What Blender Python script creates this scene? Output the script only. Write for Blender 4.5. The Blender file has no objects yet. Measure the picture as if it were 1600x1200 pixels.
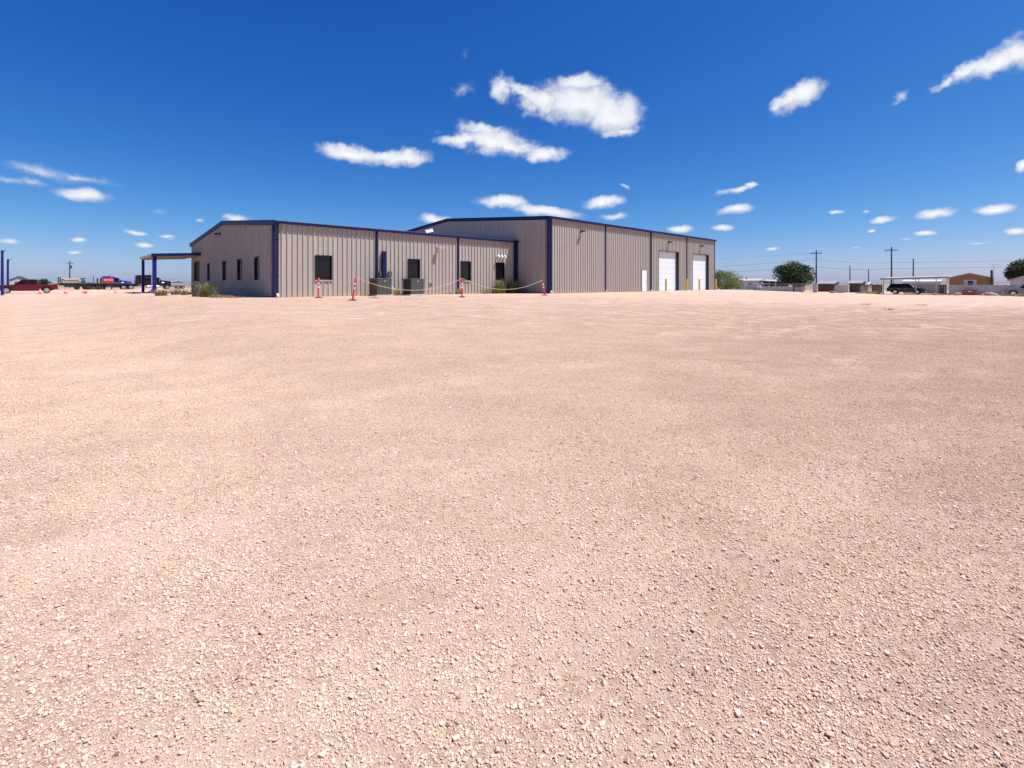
import bpy, bmesh, math, random
import numpy as np
from mathutils import Vector, Matrix, Quaternion

R = math.radians
random.seed(7); rng = np.random.default_rng(7)
scene = bpy.context.scene
col = scene.collection

# ------------------------------------------------------------------ camera
CAM_Z = 1.5
F = 755.0                      # focal length in pixels of the 1600 px wide photograph
HOR = 443.0                    # row of the horizon
cd = bpy.data.cameras.new('camera'); cam = bpy.data.objects.new('camera', cd); col.objects.link(cam)
cam.location = (0, 0, CAM_Z); cam.rotation_euler = (R(90), 0, 0)
cd.sensor_fit = 'HORIZONTAL'; cd.sensor_width = 36; cd.lens = F / 1600 * 36
cd.shift_y = -(600 - HOR) / 1600
cd.clip_start = 0.05; cd.clip_end = 20000
scene.camera = cam

# ------------------------------------------------------------------ light and exposure
SUN_EL = 62.5
sun_az = Vector((1.0, -0.13, 0)).normalized()
to_sun = Vector((sun_az.x * math.cos(R(SUN_EL)), sun_az.y * math.cos(R(SUN_EL)), math.sin(R(SUN_EL))))
sl = bpy.data.lights.new('sun', 'SUN'); sl.energy = 5.0; sl.angle = R(0.5); sl.color = (1.0, 0.955, 0.90)
so = bpy.data.objects.new('sun', sl); col.objects.link(so)
so.rotation_euler = to_sun.to_track_quat('Z', 'Y').to_euler()
vs = scene.view_settings
vs.view_transform = 'Standard'; vs.look = 'None'; vs.gamma = 1; vs.exposure = 0.48; vs.use_curve_mapping = False
scene.render.engine = 'CYCLES'
scene.cycles.max_bounces = 6; scene.cycles.diffuse_bounces = 3; scene.cycles.glossy_bounces = 3
scene.cycles.caustics_reflective = False; scene.cycles.caustics_refractive = False

# ------------------------------------------------------------------ world: sky texture with small fair-weather clouds
world = bpy.data.worlds.new('World'); scene.world = world; world.use_nodes = True
class NT:
    def __init__(s, tree): s.t = tree; s.n = tree.nodes; s.l = tree.links
    def new(s, typ, **kw):
        n = s.n.new(typ)
        for k, v in kw.items(): setattr(n, k, v)
        return n
    def link(s, a, b): s.l.new(a, b)
    def put(s, sock, v):
        if isinstance(v, bpy.types.NodeSocket): s.l.new(v, sock)
        else: sock.default_value = v
    def math(s, op, a, b=None, c=None, clamp=False):
        n = s.new('ShaderNodeMath', operation=op); n.use_clamp = clamp
        s.put(n.inputs[0], a)
        if b is not None: s.put(n.inputs[1], b)
        if c is not None: s.put(n.inputs[2], c)
        return n.outputs[0]
    def vmath(s, op, a, b=None):
        n = s.new('ShaderNodeVectorMath', operation=op); s.put(n.inputs[0], a)
        if b is not None: s.put(n.inputs[1], b)
        return n.outputs['Value'] if op in ('LENGTH', 'DOT_PRODUCT') else n.outputs[0]
    def noise(s, vec, scale, detail=4, rough=.55, dim='3D'):
        n = s.new('ShaderNodeTexNoise', noise_dimensions=dim); s.put(n.inputs['Vector'], vec)
        n.inputs['Scale'].default_value = scale; n.inputs['Detail'].default_value = detail; n.inputs['Roughness'].default_value = rough
        return n
    def ramp(s, f, pts, interp='LINEAR'):
        n = s.new('ShaderNodeValToRGB'); n.color_ramp.interpolation = interp; s.put(n.inputs[0], f)
        e = n.color_ramp.elements
        while len(e) < len(pts): e.new(0.5)
        for q, (p, c) in zip(e, pts):
            q.position = p; q.color = (c[0], c[1], c[2], 1) if hasattr(c, '__len__') else (c, c, c, 1)
        return n.outputs[0]
    def mix(s, f, a, b, mode='MIX'):
        n = s.new('ShaderNodeMix', data_type='RGBA', blend_type=mode); s.put(n.inputs[0], f)
        for sock, v in ((n.inputs[6], a), (n.inputs[7], b)):
            if isinstance(v, bpy.types.NodeSocket): s.l.new(v, sock)
            else: sock.default_value = (v[0], v[1], v[2], 1)
        return n.outputs[2]
    def mrange(s, v, a, b, c=0., d=1., smooth=True):
        n = s.new('ShaderNodeMapRange'); n.interpolation_type = 'SMOOTHSTEP' if smooth else 'LINEAR'
        s.put(n.inputs[0], v)
        for i, q in enumerate((a, b, c, d)): s.put(n.inputs[i + 1], q)
        return n.outputs[0]

def build_world():
    t = NT(world.node_tree); t.n.clear()
    out = t.new('ShaderNodeOutputWorld')
    sky = t.new('ShaderNodeTexSky', sky_type='NISHITA'); sky.sun_disc = False
    sky.sun_elevation = R(SUN_EL); sky.sun_rotation = math.atan2(sun_az.x, sun_az.y)
    sky.altitude = 300; sky.air_density = 0.75; sky.dust_density = 0.7; sky.ozone_density = 2.0
    # one even colour grade of the whole sky: the phone camera's deep, saturated blue
    sr = t.new('ShaderNodeSeparateColor'); t.link(sky.outputs[0], sr.inputs[0]); sm_ = t.new('ShaderNodeCombineColor')
    for i, (k_, g_) in enumerate(SKY_G):
        t.link(t.math('MULTIPLY', t.math('POWER', t.math('MULTIPLY', sr.outputs[i], .1), g_), 10 * k_), sm_.inputs[i])
    skyc = sm_.outputs[0]
    tc = t.new('ShaderNodeTexCoord'); d = tc.outputs['Generated']
    sp = t.new('ShaderNodeSeparateXYZ'); t.link(d, sp.inputs[0])
    az = t.math('ARCTAN2', sp.outputs[0], sp.outputs[1]); el = t.math('ARCSINE', sp.outputs[2])
    # warp the direction so outlines billow
    n1 = t.noise(d, 9, 3, .6); n2 = t.noise(d, 34, 5, .62)
    w1 = t.vmath('MULTIPLY', t.vmath('SUBTRACT', n1.outputs['Color'], (.5, .5, .5)), (.10, .05, 0))
    w2 = t.vmath('MULTIPLY', t.vmath('SUBTRACT', n2.outputs['Color'], (.5, .5, .5)), (.042, .032, 0))
    cb = t.new('ShaderNodeCombineXYZ'); t.link(az, cb.inputs[0]); t.link(el, cb.inputs[1])
    # the warp fades for the small flat clouds near the horizon
    k = t.mrange(el, 0.02, 0.32, .16, 1.0)
    wsum = t.vmath('ADD', w1, w2)
    sc = t.new('ShaderNodeVectorMath', operation='SCALE'); t.link(wsum, sc.inputs[0]); t.link(k, sc.inputs['Scale'])
    p = t.vmath('ADD', cb.outputs[0], sc.outputs[0])
    # photograph pixel centre, half axes, tilt (deg), weight
    C = [(905,160,98,46,8,1),(960,178,56,44,0,1),(845,160,62,26,10,.95),(780,135,28,26,50,.75),(815,152,46,16,28,.8),(972,203,44,17,0,.85),(900,130,62,22,0,.9),
         (770,222,82,32,4,1),(715,224,52,17,0,.95),(850,236,50,18,5,.9),(748,205,58,17,4,.9),(800,228,70,20,0,.9),
         (548,240,60,20,2,1),(622,246,70,17,2,.95),(590,242,70,14,0,.85),
         (790,317,50,15,4,1),(855,331,76,13,5,.95),(682,343,34,9,0,.85),(944,315,38,14,-4,.95),(958,338,34,7,0,.6),(977,290,10,6,0,.6),
         (1255,147,64,27,-14,1),(1228,155,34,17,-10,.9),(1398,150,26,11,-25,.55),
         (1552,100,82,27,-20,1),(1600,80,60,38,-15,1),(1470,126,36,12,-10,.75),(1510,114,52,17,-18,.9),(1594,258,20,15,0,1),
         (1148,296,40,8,-12,.8),(1168,288,15,7,0,.8),(1148,328,38,11,-6,.95),(1128,357,26,7,0,.9),(1063,357,28,8,0,.9),
         (1310,329,20,5,0,.8),(1385,342,28,8,-4,.9),(1465,334,44,11,-6,.95),(1560,327,48,12,-3,1),(1448,364,24,6,0,.9),(1590,361,28,8,0,.95),
         (1207,388,18,4,0,.7),(1365,360,10,4,0,.7),(1360,329,9,4,0,.6),(1420,373,16,3,0,.45),(1530,380,30,4,0,.4),(1340,386,12,3,0,.5),
         (135,305,62,15,3,.95),(55,265,110,19,8,.42),(120,274,110,13,6,.40),(15,281,70,11,5,.40),(55,285,46,11,3,.45),(14,377,28,7,0,.75),(128,377,20,6,0,.8),
         (214,364,24,6,4,.75),(262,369,20,5,0,.65),(226,384,22,6,0,.8),(120,396,20,4,0,.65),(372,340,34,9,0,.7),(314,345,12,6,0,.5),
         (725,138,26,15,-30,.34),(720,83,10,14,20,.2),(675,205,10,9,0,.2),(248,330,20,7,0,.3),(268,374,12,3,0,.4)]
    acc = acc2 = None
    for ci_, (x, y, rx, ry, rot, wgt) in enumerate(C):
        ux, vz = (x - 800) / F, (HOR - y) / F
        a0 = math.atan2(ux, 1); r0 = math.hypot(ux, 1); e0 = math.atan2(vz, r0)
        ra = rx / F / r0 / r0 * 1.0; re = ry / F / r0 * math.cos(e0) ** 2
        m = t.new('ShaderNodeMapping', vector_type='TEXTURE'); t.link(p, m.inputs[0])
        m.inputs['Location'].default_value = (a0, e0, 0)
        m.inputs['Rotation'].default_value = (0, 0, R(-rot)); m.inputs['Scale'].default_value = (ra, re, 1)
        ln = t.vmath('LENGTH', m.outputs[0])
        v = t.math('MULTIPLY_ADD', ln, -wgt, wgt)
        acc = v if acc is None else t.math('MAXIMUM', acc, v)
        if rx > 20 and ry > 8:       # the same blob sampled higher up: more cloud above means a greyer base
            v2 = t.math('MULTIPLY_ADD', t.vmath('LENGTH', t.vmath('ADD', m.outputs[0], (0, .55, 0))), -wgt, wgt)
            acc2 = v2 if acc2 is None else t.math('MAXIMUM', acc2, v2)
    def cloud(acc, nd, nf, acc2=None):
        fld = t.math('ADD', acc, t.math('MULTIPLY', t.math('SUBTRACT', nd, .5), .62))
        fld = t.math('ADD', fld, t.math('MULTIPLY', t.math('SUBTRACT', nf, .5), .25))
        alpha = t.math('MULTIPLY', t.mrange(fld, .02, .64), t.mrange(acc, -.02, .42))
        body = t.mrange(fld, .25, 1.05)
        ccol = t.mix(body, (CL*.68, CL*.73, CL*.84), (CL, CL, CL*1.01))
        if acc2: ccol = t.mix(t.mrange(t.math('SUBTRACT', acc2, acc), -.12, .32, 0, .8), ccol, (CL*.62, CL*.67, CL*.79))
        g = t.new('ShaderNodeBackground'); g.inputs[1].default_value = .1
        t.link(t.mix(t.math('MULTIPLY', alpha, .96), skyc, ccol), g.inputs[0]); return g
    nd = t.noise(t.vmath('MULTIPLY', d, (1, 1, 1.6)), 26, 7, .62); nf = t.noise(t.vmath('MULTIPLY', d, (1, 1, 1.5)), 75, 5, .6)
    inside = cloud(acc, nd.outputs['Fac'], nf.outputs['Fac'], acc2)
    # the same kind of scattered clouds over the rest of the sky, out of frame
    n3 = t.noise(t.vmath('MULTIPLY', d, (1, 1, 2.2)), 3.2, 3, .55)
    n4 = t.noise(d, 26, 3, .6)
    outer = cloud(t.mrange(n3.outputs['Fac'], .60, .78, -.5, .8, False), n4.outputs['Fac'], n4.outputs['Fac'])
    where = t.math('GREATER_THAN', t.math('MAXIMUM', t.math('ABSOLUTE', az), t.math('MULTIPLY', el, 1.6)), .97)
    mx = t.new('ShaderNodeMixShader'); t.link(where, mx.inputs[0]); t.link(inside.outputs[0], mx.inputs[1]); t.link(outer.outputs[0], mx.inputs[2])
    t.link(mx.outputs[0], out.inputs[0])
    world.cycles.sampling_method = 'MANUAL'; world.cycles.sample_map_resolution = 512
SKY_G = ((1.34, 2.05), (.755, 1.22), (.79, .72)); CL = 7.2
build_world()

# ------------------------------------------------------------------ helpers
def tag(o, label=None, cat=None, group=None, kind=None):
    if label: o['label'] = label
    if cat: o['category'] = cat
    if group: o['group'] = group
    if kind: o['kind'] = kind
    return o
def empty(name, loc=(0, 0, 0), rz=0, label=None, cat=None, group=None):
    o = bpy.data.objects.new(name, None); col.objects.link(o)
    o.location = loc; o.rotation_euler = (0, 0, rz); o.empty_display_size = .2
    return tag(o, label, cat, group)
class MB:
    def __init__(s): s.v = []; s.f = []
    def add(s, vs_, fs):
        b = len(s.v); s.v += [tuple(q) for q in vs_]; s.f += [tuple(b + i for i in f) for f in fs]; return s
    def box(s, x0, x1, y0, y1, z0, z1):
        return s.add([(x0,y0,z0),(x1,y0,z0),(x1,y1,z0),(x0,y1,z0),(x0,y0,z1),(x1,y0,z1),(x1,y1,z1),(x0,y1,z1)],
                     [(0,3,2,1),(4,5,6,7),(0,1,5,4),(1,2,6,5),(2,3,7,6),(3,0,4,7)])
    def cbox(s, c, d): return s.box(c[0]-d[0]/2,c[0]+d[0]/2,c[1]-d[1]/2,c[1]+d[1]/2,c[2]-d[2]/2,c[2]+d[2]/2)
    def tube(s, p, q, r, n=8, r2=None, caps=True):
        p = Vector(p); q = Vector(q); r2 = r if r2 is None else r2
        d = (q - p).normalized(); a = d.orthogonal().normalized(); b = d.cross(a)
        if n == 4: a, b = (a + b).normalized(), (b - a).normalized()
        vs_ = []
        for c, rr in ((p, r), (q, r2)):
            for i in range(n):
                t = 2 * math.pi * i / n; vs_.append(c + a * math.cos(t) * rr + b * math.sin(t) * rr)
        fs = [(i, (i+1) % n, n + (i+1) % n, n + i) for i in range(n)]
        if caps: fs += [tuple(range(n))[::-1], tuple(range(n, 2*n))]
        return s.add(vs_, fs)
    def path(s, pts, r, n=6):
        for a, b in zip(pts[:-1], pts[1:]): s.tube(a, b, r, n)
        return s
    def prism(s, poly, y0, y1, y0t=None):
        """poly in x,z extruded along y"""
        n = len(poly)
        vs_ = [(x, y0, z) for x, z in poly] + [(x, y1, z) for x, z in poly]
        return s.add(vs_, [tuple(range(n)), tuple(range(n, 2*n))[::-1]] + [(i, n+i, n+(i+1) % n, (i+1) % n) for i in range(n)])
    def quad(s, a, b, c, d): return s.add([a, b, c, d], [(0, 1, 2, 3)])
    def build(s, name, mat, parent=None, loc=None, smooth=False, bevel=0, rz=None, fix=True):
        me = bpy.data.meshes.new(name); me.from_pydata(s.v, [], s.f)
        if bevel or fix:
            bm = bmesh.new(); bm.from_mesh(me)
            if fix: bmesh.ops.recalc_face_normals(bm, faces=bm.faces)
            if bevel:
                ed = [e for e in bm.edges if len(e.link_faces) == 2 and e.calc_face_angle(0) > .35]
                bmesh.ops.bevel(bm, geom=ed, offset=bevel, segments=2, profile=.5, affect='EDGES', clamp_overlap=True)
            bm.to_mesh(me); bm.free()
        me.materials.append(mat)
        if smooth: me.polygons.foreach_set('use_smooth', [True] * len(me.polygons))
        o = bpy.data.objects.new(name, me); col.objects.link(o)
        if parent: o.parent = parent
        if loc is not None: o.location = loc
        if rz is not None: o.rotation_euler = (0, 0, rz)
        return o
def link_copy(o, parent=None):
    c = o.copy(); col.objects.link(c); c.parent = parent
    for ch in [q for q in bpy.data.objects if q.parent == o]: link_copy(ch, c)
    return c

# ------------------------------------------------------------------ materials
def mat(name, color, rough=.6, metal=0., noise=0., nscale=3., bump=0., bscale=40., spec=.5, stretch=(1, 1, 1), dark=None):
    m = bpy.data.materials.new(name); m.use_nodes = True; t = NT(m.node_tree)
    b = t.n['Principled BSDF']; b.inputs['Roughness'].default_value = rough; b.inputs['Metallic'].default_value = metal
    b.inputs['Specular IOR Level'].default_value = spec
    b.inputs['Base Color'].default_value = (*color, 1)
    if noise or bump:
        tc = t.new('ShaderNodeTexCoord'); v = t.vmath('MULTIPLY', tc.outputs['Object'], stretch)
    if noise:
        n = t.noise(v, nscale, 6, .6); f = t.mrange(n.outputs['Fac'], .3, .7)
        d = dark if dark else tuple(c * (1 - noise) for c in color)
        t.link(t.mix(f, d, tuple(min(1, c * (1 + noise * .5)) for c in color)), b.inputs['Base Color'])
    if bump:
        n = t.noise(v, bscale, 4, .6); bp = t.new('ShaderNodeBump'); bp.inputs['Strength'].default_value = bump; bp.inputs['Distance'].default_value = .01
        t.link(n.outputs['Fac'], bp.inputs['Height']); t.link(bp.outputs[0], b.inputs['Normal'])
    return m
M = {}
def siding():
    m = mat('taupe siding', (.375, .318, .278), .5, spec=.4); t = NT(m.node_tree); b = t.n['Principled BSDF']
    tc = t.new('ShaderNodeTexCoord'); P = tc.outputs['Object']; sp = t.new('ShaderNodeSeparateXYZ'); t.link(P, sp.inputs[0])
    st = t.noise(t.vmath('MULTIPLY', P, (2.2, 2.2, .12)), 1.6, 5, .65); bl = t.noise(P, .5, 4, .6); sp2 = t.noise(t.vmath('MULTIPLY', P, (1, 1, .8)), 3.5, 5, .7)
    c = t.mix(t.mrange(st.outputs['Fac'], .35, .7), (.360, .318, .288), (.410, .364, .330)); c = t.mix(t.mrange(bl.outputs['Fac'], .4, .7, 0, .35), c, (.42, .368, .33))
    # pinkish road dust splashed along the foot of the sheets
    dz = t.math('SUBTRACT', 1.0, t.math('MULTIPLY', sp.outputs[2], 2.2)); dz = t.math('ADD', dz, t.math('MULTIPLY', t.math('SUBTRACT', sp2.outputs['Fac'], .5), 1.3))
    t.link(t.mix(t.mrange(dz, 0, 1.1, 0, .6), c, (.50, .37, .29)), b.inputs['Base Color'])
    bp = t.new('ShaderNodeBump'); bp.inputs['Strength'].default_value = .12; bp.inputs['Distance'].default_value = .03; t.link(bl.outputs['Fac'], bp.inputs['Height']); t.link(bp.outputs[0], b.inputs['Normal'])
    t.link(t.mrange(st.outputs['Fac'], .3, .7, .42, .62), b.inputs['Roughness']); return m
M['siding'] = siding()
M['soffit'] = mat('tan soffit', (.46, .38, .31), .6, 0, .06, 2)
M['blue'] = mat('navy trim', (.006, .010, .068), .5, 0, .12, 2, spec=.22)
M['bluepost'] = mat('blue post paint', (.009, .011, .16), .45, 0, .1, 3, spec=.3)
M['roof'] = mat('galvanised roof', (.52, .53, .54), .35, .6, .1, 2)
M['core'] = mat('wall lining', (.25, .22, .2), .8)
M['concrete'] = mat('concrete', (.50, .46, .42), .85, 0, .15, 1.5, .4, 60)
M['frame'] = mat('bronze frame', (.012, .010, .009), .4)
M['mullion'] = mat('grey mullion', (.16, .14, .13), .4)
M['glass'] = mat('tinted glass', (.006, .007, .008), .06, 0, spec=.35)
M['white'] = mat('white paint', (.78, .78, .77), .45, 0, .05, 1.5)
M['doorwhite'] = mat('white door paint', (.72, .74, .75), .45, 0, .03, 1.2)
M['yellow'] = mat('yellow paint', (.72, .42, .03), .5, 0, .15, 5)
M['acgrey'] = mat('unit grey', (.095, .105, .10), .5, .2, .15, 4)
M['acdark'] = mat('coil', (.055, .05, .048), .6, .3, .2, 10)
M['accoil'] = mat('rusty coil', (.13, .07, .05), .7, .2, .3, 8)
M['red'] = mat('red plastic', (.72, .035, .03), .45, 0, .1, 8)
M['rubber'] = mat('black rubber', (.02, .02, .02), .8, 0, .2, 9)
M['rope'] = mat('yellow rope', (.62, .54, .32), .8, 0, .2, 30)
M['galv'] = mat('galvanised steel', (.38, .38, .38), .45, .7, .15, 6)
M['fence'] = mat('pale galvanised pipe', (.55, .55, .54), .5, .2, .1, 6)
M['chrome'] = mat('bright metal', (.72, .72, .73), .22, .95)
M['orange'] = mat('cone orange', (.80, .13, .03), .5, 0, .12, 10)
M['wood'] = mat('weathered pole', (.075, .058, .05), .9, 0, .3, 4, .5, 30, stretch=(3, 3, .3))
M['plank'] = mat('pale plank', (.36, .29, .22), .9, 0, .25, 3, .4, 30, stretch=(3, 3, .4))
M['brownplank'] = mat('brown plank', (.13, .075, .055), .9, 0, .3, 3, .4, 30, stretch=(3, 3, .4))
M['wire'] = mat('cable', (.03, .03, .035), .7)
M['redpaint'] = mat('dark red car paint', (.10, .003, .006), .25, .1, .05, 2)
M['blackpaint'] = mat('black car paint', (.006, .006, .007), .2, .0)
M['bluepaint'] = mat('blue truck paint', (.014, .03, .34), .3)
M['redtank'] = mat('red tank paint', (.36, .02, .03), .4, 0, .15, 3)
M['greypaint'] = mat('grey car paint', (.20, .21, .22), .28, .4)
M['deck'] = mat('trailer deck', (.42, .38, .33), .85, 0, .2, 3)
M['steel'] = mat('dark steel', (.03, .03, .033), .6, .3, .3, 4)
M['rust'] = mat('rusty steel', (.11, .045, .03), .8, .2, .4, 5)
M['pipe'] = mat('pale pipe', (.40, .36, .32), .6, .1, .2, 4)
M['housewhite'] = mat('white lap siding', (.50, .50, .49), .7, 0, .1, 1.5)
M['houseroof'] = mat('pale roof', (.42, .40, .38), .7, 0, .15, 1.5)
M['tan'] = mat('ochre siding', (.33, .17, .07), .7, 0, .12, 1)
M['wallgrey'] = mat('whitewashed block', (.50, .50, .48), .85, 0, .15, 1.2, .3, 20)
M['greenroof'] = mat('green roof', (.03, .06, .05), .6, 0, .1, 1)
M['shed'] = mat('grey shed', (.30, .29, .28), .7, 0, .15, 1)
M['browndark'] = mat('dark shed', (.09, .065, .055), .8, 0, .2, 1)
M['lamp'] = mat('fixture bronze', (.03, .025, .022), .5)
M['amber'] = mat('tail lamp', (.45, .015, .01), .25)
M['lens'] = mat('clear lens', (.6, .6, .6), .15)
M['brick'] = mat('terracotta box', (.30, .12, .08), .8, 0, .15, 5)
M['rock'] = mat('pale rock', (.48, .38, .31), .9, 0, .2, 6, .5, 20)
M['bark'] = mat('bark', (.10, .07, .05), .9, 0, .3, 6, .6, 20)
def leafmat(name, c1, c2, tr=.25):
    m = bpy.data.materials.new(name); m.use_nodes = True; t = NT(m.node_tree); b = t.n['Principled BSDF']
    g = t.new('ShaderNodeNewGeometry'); f = g.outputs['Random Per Island']
    c = t.mix(f, c1, c2); t.link(c, b.inputs['Base Color']); b.inputs['Roughness'].default_value = .6
    tl = t.new('ShaderNodeBsdfTranslucent'); t.link(c, tl.inputs[0]); mx = t.new('ShaderNodeMixShader'); mx.inputs[0].default_value = tr
    t.link(b.outputs[0], mx.inputs[1]); t.link(tl.outputs[0], mx.inputs[2]); t.link(mx.outputs[0], t.n['Material Output'].inputs[0]); return m
M['leafdark'] = leafmat('dark leaves', (.018, .040, .012), (.055, .085, .022))
M['leaflight'] = leafmat('light leaves', (.11, .16, .03), (.20, .24, .07))
M['weed'] = leafmat('weed leaves', (.14, .16, .045), (.26, .24, .09))
M['dryweed'] = leafmat('dry weed', (.26, .20, .08), (.36, .28, .12))
M['sage'] = leafmat('sage leaves', (.13, .15, .10), (.20, .20, .14))

# ------------------------------------------------------------------ terrain
UX, UY = math.cos(R(43.7)), math.sin(R(43.7))          # along the long walls, to the right and away
WX, WY = -UY, UX                                       # into the buildings
OFF = (-13.6, 27.53); WH = (2.9, 38.4); PAD = 0.70
def sst(a, b, x): t = np.clip((x - a) / (b - a), 0, 1); return t * t * (3 - 2 * t)
_w = [(rng.uniform(0, 6.28), rng.uniform(0, 6.28), l, a) for l, a in ((9, .012), (5.3, .007), (3.6, .004), (2.2, .0012), (6.2, .008), (4.1, .004))]
def terrain(x, y, fine=True):
    x = np.asarray(x, float); y = np.asarray(y, float)
    s = (x - OFF[0]) * UX + (y - OFF[1]) * UY; t = (x - OFF[0]) * WX + (y - OFF[1]) * WY
    dx = np.maximum(np.maximum((-4.2 - s) * 4.0, s - 52), 0); dy = np.maximum(np.maximum(-4.5 - t, (t - 26) * 2.2), 0)
    d = np.hypot(dx, dy); k = 1 - sst(0, 24, d)
    r = np.hypot(x, y)
    base = -.42 * sst(-5, 45, x) * sst(25, 80, y) + .18 * sst(-15, -50, x) * sst(25, 60, y) if False else -.42 * sst(-5, 45, x) * sst(25, 80, y) + .18 * sst(15, 50, -x) * sst(25, 60, y)
    base = base * (1 - sst(180, 400, r)) - .6 * sst(180, 400, r)
    z = PAD * k + base * (1 - k)
    if fine:
        q = 0
        for a, p, l, am in _w: q = q + am * np.sin((x * math.cos(a) + y * math.sin(a)) * 6.2832 / l + p)
        z = z + q * (1 - sst(20, 60, r)) * (1 - k * .85)
    return z
def gz(x, y): return float(terrain(x, y))
def pix_ground(px, py):
    dx, dz = (px - 800) / F, -(py - HOR) / F
    y = 1.0
    for i in range(6000):
        y *= 1.002
        if CAM_Z + dz * y <= float(terrain(dx * y, y)): break
    return Vector((dx * y, y, gz(dx * y, y)))
def at(px, y): x = (px - 800) / F * y; return Vector((x, y, gz(x, y)))

def axis(lo, hi, n0, n1, step, g):
    a = list(np.arange(n0, n1 + 1e-6, step)); q = step; v = n1
    while v < hi: q *= g; v += q; a.append(v)
    q = step; v = n0; b = []
    while v > lo: q *= g; v -= q; b.append(v)
    return np.array(b[::-1] + a)
def coarse(t, c):
    """greyer, browner stone was spread over the right hand half of the lot"""
    g = t.new('ShaderNodeNewGeometry'); sp = t.new('ShaderNodeSeparateXYZ'); t.link(g.outputs['Position'], sp.inputs[0])
    n = t.noise(g.outputs['Position'], .45, 4, .6)
    v = t.math('ADD', t.math('MULTIPLY_ADD', sp.outputs[1], -.36, sp.outputs[0]), t.math('MULTIPLY', t.math('SUBTRACT', n.outputs['Fac'], .5), 3.0))
    f = t.math('MULTIPLY', t.mrange(v, -.8, 2.6), t.mrange(sp.outputs[1], 14, 60, 1.0, 0.0))
    c = t.mix(f, c, t.mix(1.0, c, (.97, .95, .945), 'MULTIPLY'))
    n2 = t.noise(t.vmath('MULTIPLY', g.outputs['Position'], (.8, 1.2, 0)), .8, 5, .65)   # dustier and greyer patches
    return t.mix(1.0, c, t.mix(t.mrange(n2.outputs['Fac'], .36, .64), (.97, .962, .965), (1.07, 1.07, 1.065)), 'MULTIPLY')
def build_ground():
    xs = axis(-6000, 6000, -14, 14, .17, 1.09); ys = axis(-300, 6000, 1, 22, .17, 1.07)
    X, Y = np.meshgrid(xs, ys); Z = terrain(X, Y); n, m = X.shape
    v = np.stack([X, Y, Z], -1).reshape(-1, 3)
    i = np.arange(n * m).reshape(n, m); f = np.stack([i[:-1, :-1], i[:-1, 1:], i[1:, 1:], i[1:, :-1]], -1).reshape(-1, 4)
    me = bpy.data.meshes.new('ground'); me.from_pydata(v.tolist(), [], f.tolist()); me.polygons.foreach_set('use_smooth', [True] * len(me.polygons))
    mt = bpy.data.materials.new('gravel ground'); mt.use_nodes = True; t = NT(mt.node_tree); b = t.n['Principled BSDF']
    b.inputs['Roughness'].default_value = .92; b.inputs['Specular IOR Level'].default_value = .15
    tc = t.new('ShaderNodeTexCoord'); P = tc.outputs['Object']
    big = t.noise(P, .11, 5, .6); mid = t.noise(t.vmath('MULTIPLY', P, (1, .6, 1)), .9, 5, .62); sm = t.noise(P, 6, 5, .65)
    # wheel-worn streaks running away to the right
    mp = t.new('ShaderNodeMapping'); t.link(P, mp.inputs[0]); mp.inputs['Rotation'].default_value = (0, 0, R(-48)); mp.inputs['Scale'].default_value = (.055, .9, 1)
    trk = t.noise(mp.outputs[0], 1.0, 4, .55)
    mp2 = t.new('ShaderNodeMapping'); t.link(P, mp2.inputs[0]); mp2.inputs['Rotation'].default_value = (0, 0, R(-8)); mp2.inputs['Scale'].default_value = (.05, .7, 1)
    trk2 = t.noise(mp2.outputs[0], 1.0, 4, .55)
    dust = t.math('ADD', t.math('MULTIPLY', mid.outputs['Fac'], .40), t.math('ADD', t.math('MULTIPLY', trk.outputs['Fac'], .22), t.math('MULTIPLY', trk2.outputs['Fac'], .22)))
    dust = t.math('ADD', dust, t.math('MULTIPLY', big.outputs['Fac'], .16))
    fd = t.mrange(dust, .36, .64)
    base = t.mix(fd, GR_A, GR_B)
    base = t.mix(t.mrange(sm.outputs['Fac'], .35, .7, 0, .5), base, GR_C)
    vo = t.new('ShaderNodeTexVoronoi'); t.link(P, vo.inputs['Vector']); vo.inputs['Scale'].default_value = 62
    vo2 = t.new('ShaderNodeTexVoronoi'); t.link(P, vo2.inputs['Vector']); vo2.inputs['Scale'].default_value = 19
    stone = t.ramp(t.math('ADD', t.math('MULTIPLY', vo.outputs['Color'], .5), t.math('MULTIPLY', vo2.outputs['Color'], .5)),
                   [(.12, (.50, .42, .38)), (.35, (.82, .77, .73)), (.6, (1, .98, .96)), (.85, (1.12, 1.12, 1.12))])
    base = t.mix(t.mrange(fd, 0, 1, .9, .5), base, t.mix(1.0, base, stone, 'MULTIPLY'))
    base = coarse(t, base)
    # compacted wheel lanes: one family sweeping off to the right, one across in front of the buildings
    sp = t.new('ShaderNodeSeparateXYZ'); t.link(P, sp.inputs[0]); X_, Y_ = sp.outputs[0], sp.outputs[1]
    s_, c_ = math.sin(R(38.7)), math.cos(R(38.7))
    al = t.math('ADD', t.math('MULTIPLY', X_, c_), t.math('MULTIPLY', Y_, s_))
    v1 = t.math('ADD', t.math('ADD', t.math('MULTIPLY', X_, -s_), t.math('MULTIPLY', Y_, c_)), t.math('MULTIPLY', t.math('SINE', t.math('MULTIPLY', al, .2)), .5))
    v2 = t.math('ADD', t.math('MULTIPLY_ADD', X_, -.16, Y_), t.math('MULTIPLY', t.math('SINE', t.math('MULTIPLY', X_, .11)), 1.1))
    brk = t.mrange(mid.outputs['Fac'], .35, .6)
    m_ = None
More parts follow.
